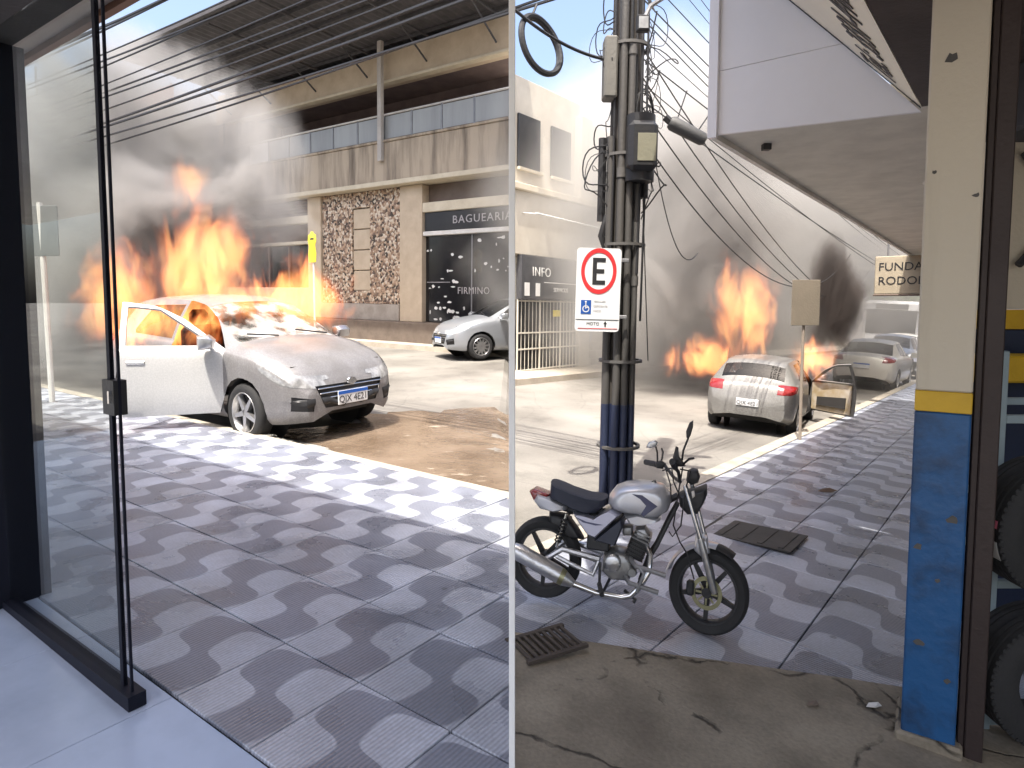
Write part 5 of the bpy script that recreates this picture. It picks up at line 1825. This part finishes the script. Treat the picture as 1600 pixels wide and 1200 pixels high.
# frame
fr3 = MB()
for y in (-.03, .03):
    MB().tube([m3(735, 470, y * .5), m3(700, 545, y), m3(640, 690, y), m3(600, 760, y), m3(560, 900, y)], .014, 8).build('down_tube', M_black, MO)
MB().tube([m3(735, 430, 0), m3(600, 520, 0), m3(350, 560, 0), m3(150, 580, 0), m3(0, 560, 0)], .018, 8).build('spine', M_black, MO)
MB().bbox(*[v for p in zip(m3(250, 760, -.05), m3(380, 570, .05)) for v in p], .01).build('battery_box', M_engd, MO)
MB().pillow(mp((15, 600), (120, 600), (200, 680), (230, 720), (140, 720), (100, 660), (15, 640)), .06).build('rear_fender', M_black, MO)
# engine
MB().pillow(mp((350, 770), (400, 735), (470, 740), (520, 780), (530, 850), (500, 890), (400, 900), (340, 860)), .085, inset=.3).build('crankcase', M_eng, MO)
cv = MB().lathe([(0, -.022), (.036, -.022), (.048, -.012), (.052, .012), (0, .012)], Matrix.Translation(m3(408, 795, -.088)), seg=24).build('clutch_cover', M_alloy, MO)
for k in range(6):
    a = k * math.pi / 3
    MB().lathe([(0, -.006), (.005, -.006), (.005, .004), (0, .004)], Matrix.Translation(m3(408, 795, -.102) + Vector((.042 * math.cos(a), 0, .042 * math.sin(a)))), seg=8).build('bolt', M_steel, cv)
MB().lathe([(0, -.012), (.022, -.012), (.028, .01), (0, .01)], Matrix.Translation(m3(518, 832, -.085)), seg=16).build('generator_cover', M_eng, MO)
cm = Matrix.Translation(m3(540, 700, 0)) @ Matrix.Rotation(R(18), 4, 'Y')
for k in range(8):
    MB().bbox(-.055 + (.008 if k > 5 else 0), .055, -.06, .06, -.075 + k * .02, -.066 + k * .02, .003, cm).build('cooling_fin', M_engd if k < 5 else M_eng, MO)
MB().bbox(-.045, .045, -.05, .05, -.08, .075, .004, cm).build('cylinder', M_engd, MO)
MB().pillow(mp((515, 615), (570, 605), (600, 640), (580, 675), (520, 670)), .055).build('cylinder_head', M_eng, MO)
MB().pillow(mp((440, 620), (500, 610), (505, 660), (450, 670)), .04).build('carburettor', M_eng, MO)
# exhaust
ex_ = MB().tube([m3(585, 700, -.04), m3(612, 735, -.09), m3(610, 800, -.12), m3(570, 880, -.13), m3(520, 935, -.13), m3(470, 950, -.13), m3(330, 945, -.14), m3(200, 915, -.15)], [.015, .016, .016, .016, .016, .016, .017, .020], 12).build('exhaust_pipe', M_chrome, MO)
MB().tube([m3(205, 917, -.15), m3(150, 893, -.155), m3(120, 880, -.157), m3(-110, 795, -.165), m3(-150, 780, -.165)], [.021, .042, .046, .048, .036], 16).build('muffler', M_alloy, ex_)
MB().tube([m3(150, 893, -.155), m3(125, 882, -.156)], [.0435, .047], 16).build('muffler_band', M_gold, ex_)
# swing arm, footpegs, crash bar, shock, stands
for y in (-.09, .09):
    MB().tube([m3(5, 846, y), m3(120, 765, y * 1.0), m3(330, 795, y * .8)], [.016, .017, .020], 8).build('swing_arm', M_alloy, MO)
    MB().tube([m3(90, 800, y * 1.25), m3(200, 835, y * 1.25), m3(305, 865, y * 1.25), m3(330, 800, y)], .013, 8).build('footrest_plate', M_alloy, MO)
    MB().tube([m3(130, 580, y), m3(85, 760, y)], .008, 6).build('shock_rod', M_chrome, MO)
    pts = [(m3(126 - 36 * t, 600 + 130 * t, y) + Vector((.02 * math.cos(t * 44), .02 * math.sin(t * 44), 0))) for t in [i / 70 for i in range(71)]]
    MB().tube(pts, .0045, 5).build('shock_spring', M_black, MO)
MB().tube([m3(340, 800, -.1), m3(350, 900, -.16), m3(375, 915, -.19)], .008, 6).build('brake_pedal', M_black, MO)
for a, b, y in (((500, 770), (700, 797), -.16), ((470, 858), (668, 886), -.16)):
    MB().tube([m3(a[0], a[1], -.05), m3(a[0] + 40, a[1] + 4, y), m3(b[0], b[1], y)], .013, 8).build('crash_bar', M_steel, MO)
MB().tube([m3(560, 780, -.16), m3(585, 800, -.17), m3(555, 900, -.16)], .011, 8).build('crash_bar', M_steel, MO)
MB().tube([m3(345, 905, -.12), m3(375, 915, -.24)], .014, 8).build('footpeg', M_black, MO)
MB().tube([m3(480, 950, -.02), m3(545, 975, -.06), m3(535, 990, -.06)], .010, 6).build('centre_stand', M_black, MO)
MB().tube([m3(400, 900, .08), m3(330, 1085, .24)], .010, 6).build('side_stand', M_black, MO)
# ---------------------------------------------------------------- bus, tree, far motorcycles
def far_bus():
    M = stand(PR(36, 5.2).x, PR(36, 5.2).y, -UR, 1.0)
    b = thing('bus', 'white bus with a wide windscreen coming up the street', 'bus', M)
    Mw = mat('bus_white', (.72, .73, .74), .4, c2=(.6, .6, .6))
    MB().bbox(-8, 0, -1.2, 1.2, .35, 3.0, .15).build('body', Mw, b)
    MB().bbox(-.02, .03, -1.08, 1.08, 1.35, 2.55, .02).build('windscreen', M_glassd if False else M_shopglass, b)
    MB().bbox(0, .04, -.7, .7, 2.6, 2.85, .01).build('destination_board', M_black, b)
    MB().bbox(.0, .08, -1.15, 1.15, .35, .65, .03).build('bumper', M_black, b)
    for y in (-.85, .85):
        MB().bbox(0, .05, y - .2, y + .2, .75, .98, .03).build('headlight', M_lens, b)
        MB().tube([(.0, y * 1.3, 2.5), (.3, y * 1.45, 2.4), (.3, y * 1.45, 1.9)], .05, 6).build('mirror', M_black, b)
    MB().bbox(-.02, .06, -.6, .6, .95, 1.2, .02).build('emblem_panel', mat('bus_red', (.4, .1, .1), .5), b)
    for k in range(5):
        for y in (-1.205, 1.205):
            MB().bbox(-1.6 - k * 1.4, -.5 - k * 1.4, y - .01, y + .01, 1.5, 2.5, .01).build('window', M_shopglass, b)
    for x in (-1.6, -6.2):
        for y in (-1.05, 1.05):
            MB().lathe([(0, -.14), (.3, -.14), (.48, -.12), (.48, .12), (.3, .14), (0, .14)], Matrix.Translation((x, y, .48)), seg=20).build('wheel', M_tyre, b)


far_bus()


def small_moto(u, n, label, paint):
    c = PR(u, n)
    h = (UR * .5 + NR * .87).normalized()
    m = thing('parked_motorcycle', label, 'motorcycle', stand(c.x, c.y, h, 1.0), 'far motorcycles')
    for x in (-.62, .62):
        MB().lathe([(.20, -.04), (.29, -.045), (.31, 0), (.29, .045), (.20, .04)], Matrix.Translation((x, 0, .31)), seg=20, closed=True).build('wheel', M_tyre, m)
    MB().pillow([(-.2, .8), (.15, .78), (.35, .9), (.2, 1.02), (-.1, .98)], .13).build('fuel_tank', paint, m)
    MB().pillow([(-.85, .85), (-.2, .78), (-.15, .88), (-.8, .95)], .12).build('seat', M_seat, m)
    MB().pillow([(-.25, .3), (.25, .3), (.25, .7), (-.2, .7)], .12).build('engine', M_engd, m)
    MB().tube([(.62, -.08, .31), (.38, -.08, 1.05)], .025, 6).build('fork', M_chrome, m)
    MB().tube([(.3, -.36, 1.08), (.4, 0, 1.06), (.3, .36, 1.08)], .018, 6).build('handlebar', M_black, m)
    MB().pillow([(.42, .85), (.55, .88), (.55, 1.0), (.42, 1.02)], .09).build('headlamp', M_lens, m)


small_moto(25.2, 2.35, 'red motorcycle parked nose to the kerb beside the cream saloon', mat('moto_red', (.3, .03, .03), .4))
small_moto(26.3, 2.25, 'black motorcycle parked nose to the kerb before the dark car', M_black)


def leafy_tree(label, base, h, rx, rz, nleaf, colr, seed):
    rr = random.Random(seed)
    t = thing('street_tree', label, 'tree', Matrix.Translation(base))
    tb = MB().tube([(0, 0, -.2), (.05, .02, h * .35), (.1, 0, h * .7)], [.16, .12, .05], 8)
    for k in range(7):
        a = rr.uniform(0, 6.28); z0 = h * rr.uniform(.3, .6)
        tb.tube([(.05, 0, z0), (math.cos(a) * rx * .4, math.sin(a) * rx * .4, z0 + h * .15), (math.cos(a) * rx * .8, math.sin(a) * rx * .8, z0 + h * .22)], [.05, .03, .012], 5)
    tb.build('trunk', mat('bark', (.10, .075, .05), .9), t)
    vs_, fs = [], []
    clumps = [(rr.gauss(0, .5) * rx, rr.gauss(0, .5) * rx, h * .72 + rr.gauss(0, .4) * rz, rr.uniform(.25, .5) * rx) for _ in range(26)]
    for k in range(nleaf):
        c = rr.choice(clumps)
        d = Vector((rr.gauss(0, 1), rr.gauss(0, 1), rr.gauss(0, .8))).normalized() * c[3] * rr.uniform(.5, 1)
        p = Vector(c[:3]) + d
        a = Vector((rr.gauss(0, 1), rr.gauss(0, 1), rr.gauss(0, 1))).normalized() * .10
        b = a.cross(Vector((rr.gauss(0, 1), rr.gauss(0, 1), rr.gauss(0, 1)))).normalized() * .05
        o = len(vs_)
        vs_ += [p - a, p + b, p + a, p - b]
        fs.append((o, o + 1, o + 2, o + 3))
    MB().add(vs_, fs).build('crown', colr, t)


M_leaf = mat('leaf_green', (.10, .17, .03), .5, c2=(.05, .10, .015), scale=2, world_co=True)
b_ = PR(50, 6.0)
leafy_tree('bright green street tree beyond the bus', b_, 5.2, 2.0, 1.9, 5000, M_leaf, 3)
b_ = PL(30, 12.6)
leafy_tree('green tree glimpsed through the smoke at the far left', b_, 4.5, 2.0, 1.6, 4000, M_leaf, 8)

# ---------------------------------------------------------------- water and foam on the left arm
def mud_water():
    m, nt, N, L, P = nodes_of('mud_water')
    g = N.new('ShaderNodeNewGeometry').outputs['Position']
    n = N.new('ShaderNodeTexNoise'); n.inputs['Scale'].default_value = 1.6; n.inputs['Detail'].default_value = 7
    w = N.new('ShaderNodeTexNoise'); w.inputs['Scale'].default_value = 9; w.inputs['Detail'].default_value = 4; w.inputs['Distortion'].default_value = .6
    L.new(g, n.inputs['Vector']); L.new(g, w.inputs['Vector'])
    r = N.new('ShaderNodeValToRGB')
    r.color_ramp.elements[0].color = (.12, .085, .058, 1); r.color_ramp.elements[1].color = (.225, .17, .125, 1)
    r.color_ramp.elements[0].position = .3; r.color_ramp.elements[1].position = .7
    L.new(n.outputs[0], r.inputs[0])
    # rafts of foam drawn out along the current
    mpv = N.new('ShaderNodeMapping'); mpv.inputs['Rotation'].default_value = (0, 0, R(35.5)); mpv.inputs['Scale'].default_value = (.7, 2.6, 1)
    L.new(g, mpv.inputs[0])
    fo = N.new('ShaderNodeTexNoise'); fo.inputs['Scale'].default_value = 3.2; fo.inputs['Detail'].default_value = 9; fo.inputs['Roughness'].default_value = .72
    L.new(mpv.outputs[0], fo.inputs['Vector'])
    fr = N.new('ShaderNodeMapRange'); fr.inputs[1].default_value = .60; fr.inputs[2].default_value = .70; fr.inputs[4].default_value = .75
    L.new(fo.outputs[0], fr.inputs[0])
    fx = N.new('ShaderNodeMix'); fx.data_type = 'RGBA'; fx.inputs[7].default_value = (.62, .55, .45, 1)
    L.new(fr.outputs[0], fx.inputs[0]); L.new(r.outputs[0], fx.inputs[6]); L.new(fx.outputs[2], P.inputs['Base Color'])
    P.inputs['Roughness'].default_value = .12
    b = N.new('ShaderNodeBump'); b.inputs['Strength'].default_value = .25; b.inputs['Distance'].default_value = .03
    L.new(w.outputs[0], b.inputs['Height']); L.new(b.outputs[0], P.inputs['Normal'])
    return m


def foam_mat():
    m, nt, N, L, P = nodes_of('foam')
    g = N.new('ShaderNodeNewGeometry').outputs['Position']
    n = N.new('ShaderNodeTexNoise'); n.inputs['Scale'].default_value = 16; n.inputs['Detail'].default_value = 8
    L.new(g, n.inputs['Vector'])
    r = N.new('ShaderNodeValToRGB')
    r.color_ramp.elements[0].color = (.42, .39, .33, 1); r.color_ramp.elements[1].color = (.82, .80, .76, 1)
    r.color_ramp.elements[0].position = .35; r.color_ramp.elements[1].position = .6
    L.new(n.outputs[0], r.inputs[0]); L.new(r.outputs[0], P.inputs['Base Color'])
    P.inputs['Roughness'].default_value = .7
    b = N.new('ShaderNodeBump'); b.inputs['Strength'].default_value = .8; b.inputs['Distance'].default_value = .02
    L.new(n.outputs[0], b.inputs['Height']); L.new(b.outputs[0], P.inputs['Normal'])
    return m


def patchy_foam():
    m, nt, N, L, P = nodes_of('patchy_foam')
    g = N.new('ShaderNodeNewGeometry').outputs['Position']
    n = N.new('ShaderNodeTexNoise'); n.inputs['Scale'].default_value = 5; n.inputs['Detail'].default_value = 10; n.inputs['Roughness'].default_value = .75
    L.new(g, n.inputs['Vector'])
    r = N.new('ShaderNodeMapRange'); r.inputs[1].default_value = .47; r.inputs[2].default_value = .60; r.inputs[4].default_value = .9
    L.new(n.outputs[0], r.inputs[0])
    P.inputs['Base Color'].default_value = (.66, .64, .60, 1); P.inputs['Roughness'].default_value = .6
    t = N.new('ShaderNodeBsdfTransparent'); ms = N.new('ShaderNodeMixShader')
    L.new(r.outputs[0], ms.inputs[0]); L.new(t.outputs[0], ms.inputs[1]); L.new(P.outputs[0], ms.inputs[2])
    L.new(ms.outputs[0], N['Material Output'].inputs[0])
    return m


def blot(name, label, cat, cu, cn, ru, rn, h, m, seed, rough=.35, nseg=72, drop=0.0, clip=True):
    """a ragged flat patch lying on the left arm"""
    vs_ = [PL(cu, cn, h - drop)]
    rings = 6
    for q in range(1, rings + 1):
        for k in range(nseg):
            a = 2 * math.pi * k / nseg
            f = 1 + rough * (mnoise.fractal((math.cos(a) * 1.6 + seed, math.sin(a) * 1.6, seed * 3.1), .7, 2.2, 5))
            t = q / rings
            vs_.append(PL(cu + ru * f * t * math.cos(a), cn + rn * f * t * math.sin(a), h - drop - (.0035 if q == rings else 0)))
    fs = [(0, 1 + k, 1 + (k + 1) % nseg) for k in range(nseg)]
    for q in range(rings - 1):
        o = 1 + q * nseg
        fs += [(o + k, o + nseg + k, o + nseg + (k + 1) % nseg, o + (k + 1) % nseg) for k in range(nseg)]
    me = MB().add(vs_, fs, True).mesh(name)
    if clip and max(v.co.x for v in me.vertices) > 0:
        me = clip_mesh(me, Vector((-.012, 0, 0)), Vector((1, 0, 0)))
    return tag(link(name, me, m), label, cat, kind='structure' if cat == 'water' else 'stuff')


M_mud = mud_water()
M_foam = foam_mat()
blot('puddle', 'muddy brown water flooding the road before the burning car', 'water', 4.3, 6.5, 3.6, 1.85, .012, M_mud, 2.0, .25, drop=ROAD_DROP)
blot('foam_patch', 'patchy white extinguisher foam on the pavement beside the open door', 'foam', 7.2, 3.95, 2.4, .62, .006, patchy_foam(), 5.0, .3)
rr = random.Random(21)
fm = MB()
for k in range(1500):
    # spray and powder flecks between the car and the shadow line
    u, n = 6.6 + rr.gauss(0, 1.5), 3.75 + rr.gauss(0, .42)
    if n > KERB_L - .02 or n < 2.7: continue
    s_ = rr.uniform(.004, .014) * (1.5 if rr.random() < .12 else 1)
    q = 6
    c = PL(u, n, .002)
    if c.x > -.1: continue
    vs_ = [c + Vector((0, 0, .004))] + [PL(u + s_ * 1.8 * math.cos(6.283 * i / q) * rr.uniform(.5, 1.2), n + s_ * math.sin(6.283 * i / q) * rr.uniform(.5, 1.2), .003) for i in range(q)]
    fm.add(vs_, [(0, 1 + i, 1 + (i + 1) % q) for i in range(q)], True)
tag(fm.build('foam_flecks', M_foam), 'white foam flecks scattered over the pavement beside the burning car', 'foam', kind='stuff')
# ---------------------------------------------------------------- fire and smoke (volumes)
def volume_mat(name, flame, K, A=1.6, B=1.6, C=.35, nscale=2.0, zs=.5, color=(.3, .29, .28), seed=0.0, dist=.8, soft=1.0, absorb=0.0, step=.35, size=(1, 1, 1), aniso=0.0):
    """density = A*(1-|p|) + B*(noise-.5) - C inside a unit ball"""
    m = bpy.data.materials.new(name)
    m.use_nodes = True
    N, L = m.node_tree.nodes, m.node_tree.links
    N.remove(N['Principled BSDF'])
    out = N['Material Output']
    tc = N.new('ShaderNodeTexCoord').outputs['Object']
    gr_ = N.new('ShaderNodeTexGradient'); gr_.gradient_type = 'SPHERICAL'
    L.new(tc, gr_.inputs[0])
    mpn = N.new('ShaderNodeMapping')
    mpn.inputs['Scale'].default_value = (size[0], size[1], size[2] * zs)
    mpn.inputs['Location'].default_value = (seed, seed * 1.7, -seed)
    L.new(tc, mpn.inputs[0])
    nz = N.new('ShaderNodeTexNoise')
    nz.inputs['Scale'].default_value = nscale; nz.inputs['Detail'].default_value = 4.5; nz.inputs['Roughness'].default_value = .58
    nz.inputs['Distortion'].default_value = dist
    L.new(mpn.outputs[0], nz.inputs['Vector'])

    def mth(op, a, b, clamp=False):
        n = N.new('ShaderNodeMath'); n.operation = op; n.use_clamp = clamp
        for i, v in enumerate((a, b)):
            if isinstance(v, (int, float)): n.inputs[i].default_value = v
            else: L.new(v, n.inputs[i])
        return n.outputs[0]
    d = mth('ADD', mth('MULTIPLY', gr_.outputs['Fac'], A), mth('MULTIPLY', mth('SUBTRACT', nz.outputs[0], .5), B))
    d = mth('MULTIPLY', mth('SUBTRACT', d, C), soft, True)
    edge = mth('MULTIPLY', gr_.outputs['Fac'], 6.0, True)
    d = mth('MULTIPLY', d, edge)
    pv = N.new('ShaderNodeVolumePrincipled')
    pv.inputs['Anisotropy'].default_value = aniso
    if flame:
        rp = N.new('ShaderNodeValToRGB')
        e = rp.color_ramp.elements
        e[0].position = 0.0; e[0].color = (1.0, .12, .03, 1)
        e[1].position = .75; e[1].color = (1.0, .44, .12, 1)
        q = e.new(.35); q.color = (1.0, .20, .045, 1)
        L.new(d, rp.inputs[0])
        L.new(rp.outputs[0], pv.inputs['Emission Color'])
        L.new(mth('MULTIPLY', d, K), pv.inputs['Emission Strength'])
        L.new(mth('MULTIPLY', d, K * absorb), pv.inputs['Density'])
        pv.inputs['Color'].default_value = (.5, .3, .2, 1)
    else:
        L.new(mth('MULTIPLY', d, K), pv.inputs['Density'])
        pv.inputs['Color'].default_value = (*color, 1)
    L.new(pv.outputs[0], out.inputs['Volume'])
    m.cycles.volume_step_rate = step
    return m


def ball_mesh(name):
    bm = bmesh.new()
    bmesh.ops.create_icosphere(bm, subdivisions=3, radius=1.0)
    me = bpy.data.meshes.new(name)
    bm.to_mesh(me); bm.free()
    return me


def puff(name, label, cat, c, r, **k):
    m = volume_mat(name + '_volume', size=r, **k)
    o = link(name, ball_mesh(name), m)
    o.location = c
    o.scale = r
    tag(o, label, cat, kind='stuff')
    return o


# left arm
FL = dict(flame=True, A=2.3, B=5.2, C=.95, soft=1.3, zs=.42, dist=1.6, step=.3)
puff('flames', 'orange flames leaping from the rear of the burning car beside the glass door', 'fire', (-5.95, 9.75, 1.75), (.95, .6, 1.2), K=1.35, nscale=2.4, seed=1.3, absorb=.5, **FL)
puff('flames', 'tall orange flames above the roof of the burning car', 'fire', (-4.6, 9.6, 2.25), (1.2, .6, 1.3), K=1.15, nscale=2.1, seed=4.1, absorb=.6, **FL)
puff('flames', 'yellow flames at the far side of the windscreen', 'fire', (-3.2, 9.7, 1.75), (1.05, .55, .95), K=2.0, nscale=2.5, seed=7.7, absorb=.5, **FL)
puff('flames', 'bright flames filling the cabin of the burning car', 'fire', (-4.9, 9.3, 1.35), (1.15, .62, .55), K=2.2, nscale=3.2, seed=9.2, absorb=.2, **FL)
puff('flames', 'small orange tongue of fire high in the smoke', 'fire', (-5.25, 10.5, 3.6), (.5, .4, .6), K=.6, nscale=2.4, seed=2.2, absorb=.6, **FL)
puff('flames', 'thin orange flames licking over the windscreen of the burning car', 'fire', (-3.75, 8.95, 1.72), (.75, .4, .5), K=1.3, nscale=2.8, seed=31.0, absorb=.3, **FL)
SM = dict(flame=False, step=.5)
puff('smoke', 'thick grey smoke rising over the burning car on the left', 'smoke', (-7.5, 12.2, 3.6), (4.3, 2.4, 3.7), K=3.0, A=2.0, B=3.2, C=.36, nscale=.5, zs=.8, color=(.60, .585, .57), seed=3.0, **SM)
puff('smoke', 'low grey smoke drifting left of the burning car', 'smoke', (-12.0, 15.5, 3.2), (6.5, 3.4, 4.4), K=2.8, A=1.8, B=2.2, C=.2, nscale=.4, zs=.9, color=(.60, .59, .575), seed=6.5, **SM)
# right arm
puff('flames', 'tall pink-orange flames on the street side of the burning car', 'fire', (4.3, 11.9, 1.6), (.8, .6, 1.35), K=1.25, nscale=2.3, seed=11.0, absorb=.5, **FL)
puff('flames', 'low orange flames blowing out beside the burning car', 'fire', (3.55, 11.9, .62), (.95, .6, .62), K=1.25, nscale=2.6, seed=13.0, absorb=.5, **FL)
puff('flames', 'yellow flames in the open doorway of the burning car', 'fire', (5.35, 11.3, .70), (.55, .42, .52), K=2.2, nscale=3.4, seed=15.0, absorb=.2, **FL)
puff('smoke', 'dark smoke plume rising from the open car door', 'smoke', (6.35, 12.6, 1.75), (.85, .8, 1.75), K=9, A=1.9, B=3.0, C=.50, nscale=1.1, zs=.6, color=(.15, .13, .12), seed=17.0, **SM)
puff('smoke', 'broad pale smoke filling the right street arm', 'smoke', (5.6, 18.6, 3.4), (8.0, 7.2, 6.2), K=.8, A=1.6, B=1.8, C=.10, nscale=.3, zs=.9, color=(.74, .72, .69), seed=19.0, flame=False, step=.6)
puff('smoke', 'grey smoke column above the burning car on the right', 'smoke', (4.2, 13.4, 3.3), (2.4, 1.5, 3.0), K=1.9, A=1.8, B=3.0, C=.38, nscale=.8, zs=.7, color=(.46, .44, .42), seed=23.0, **SM)
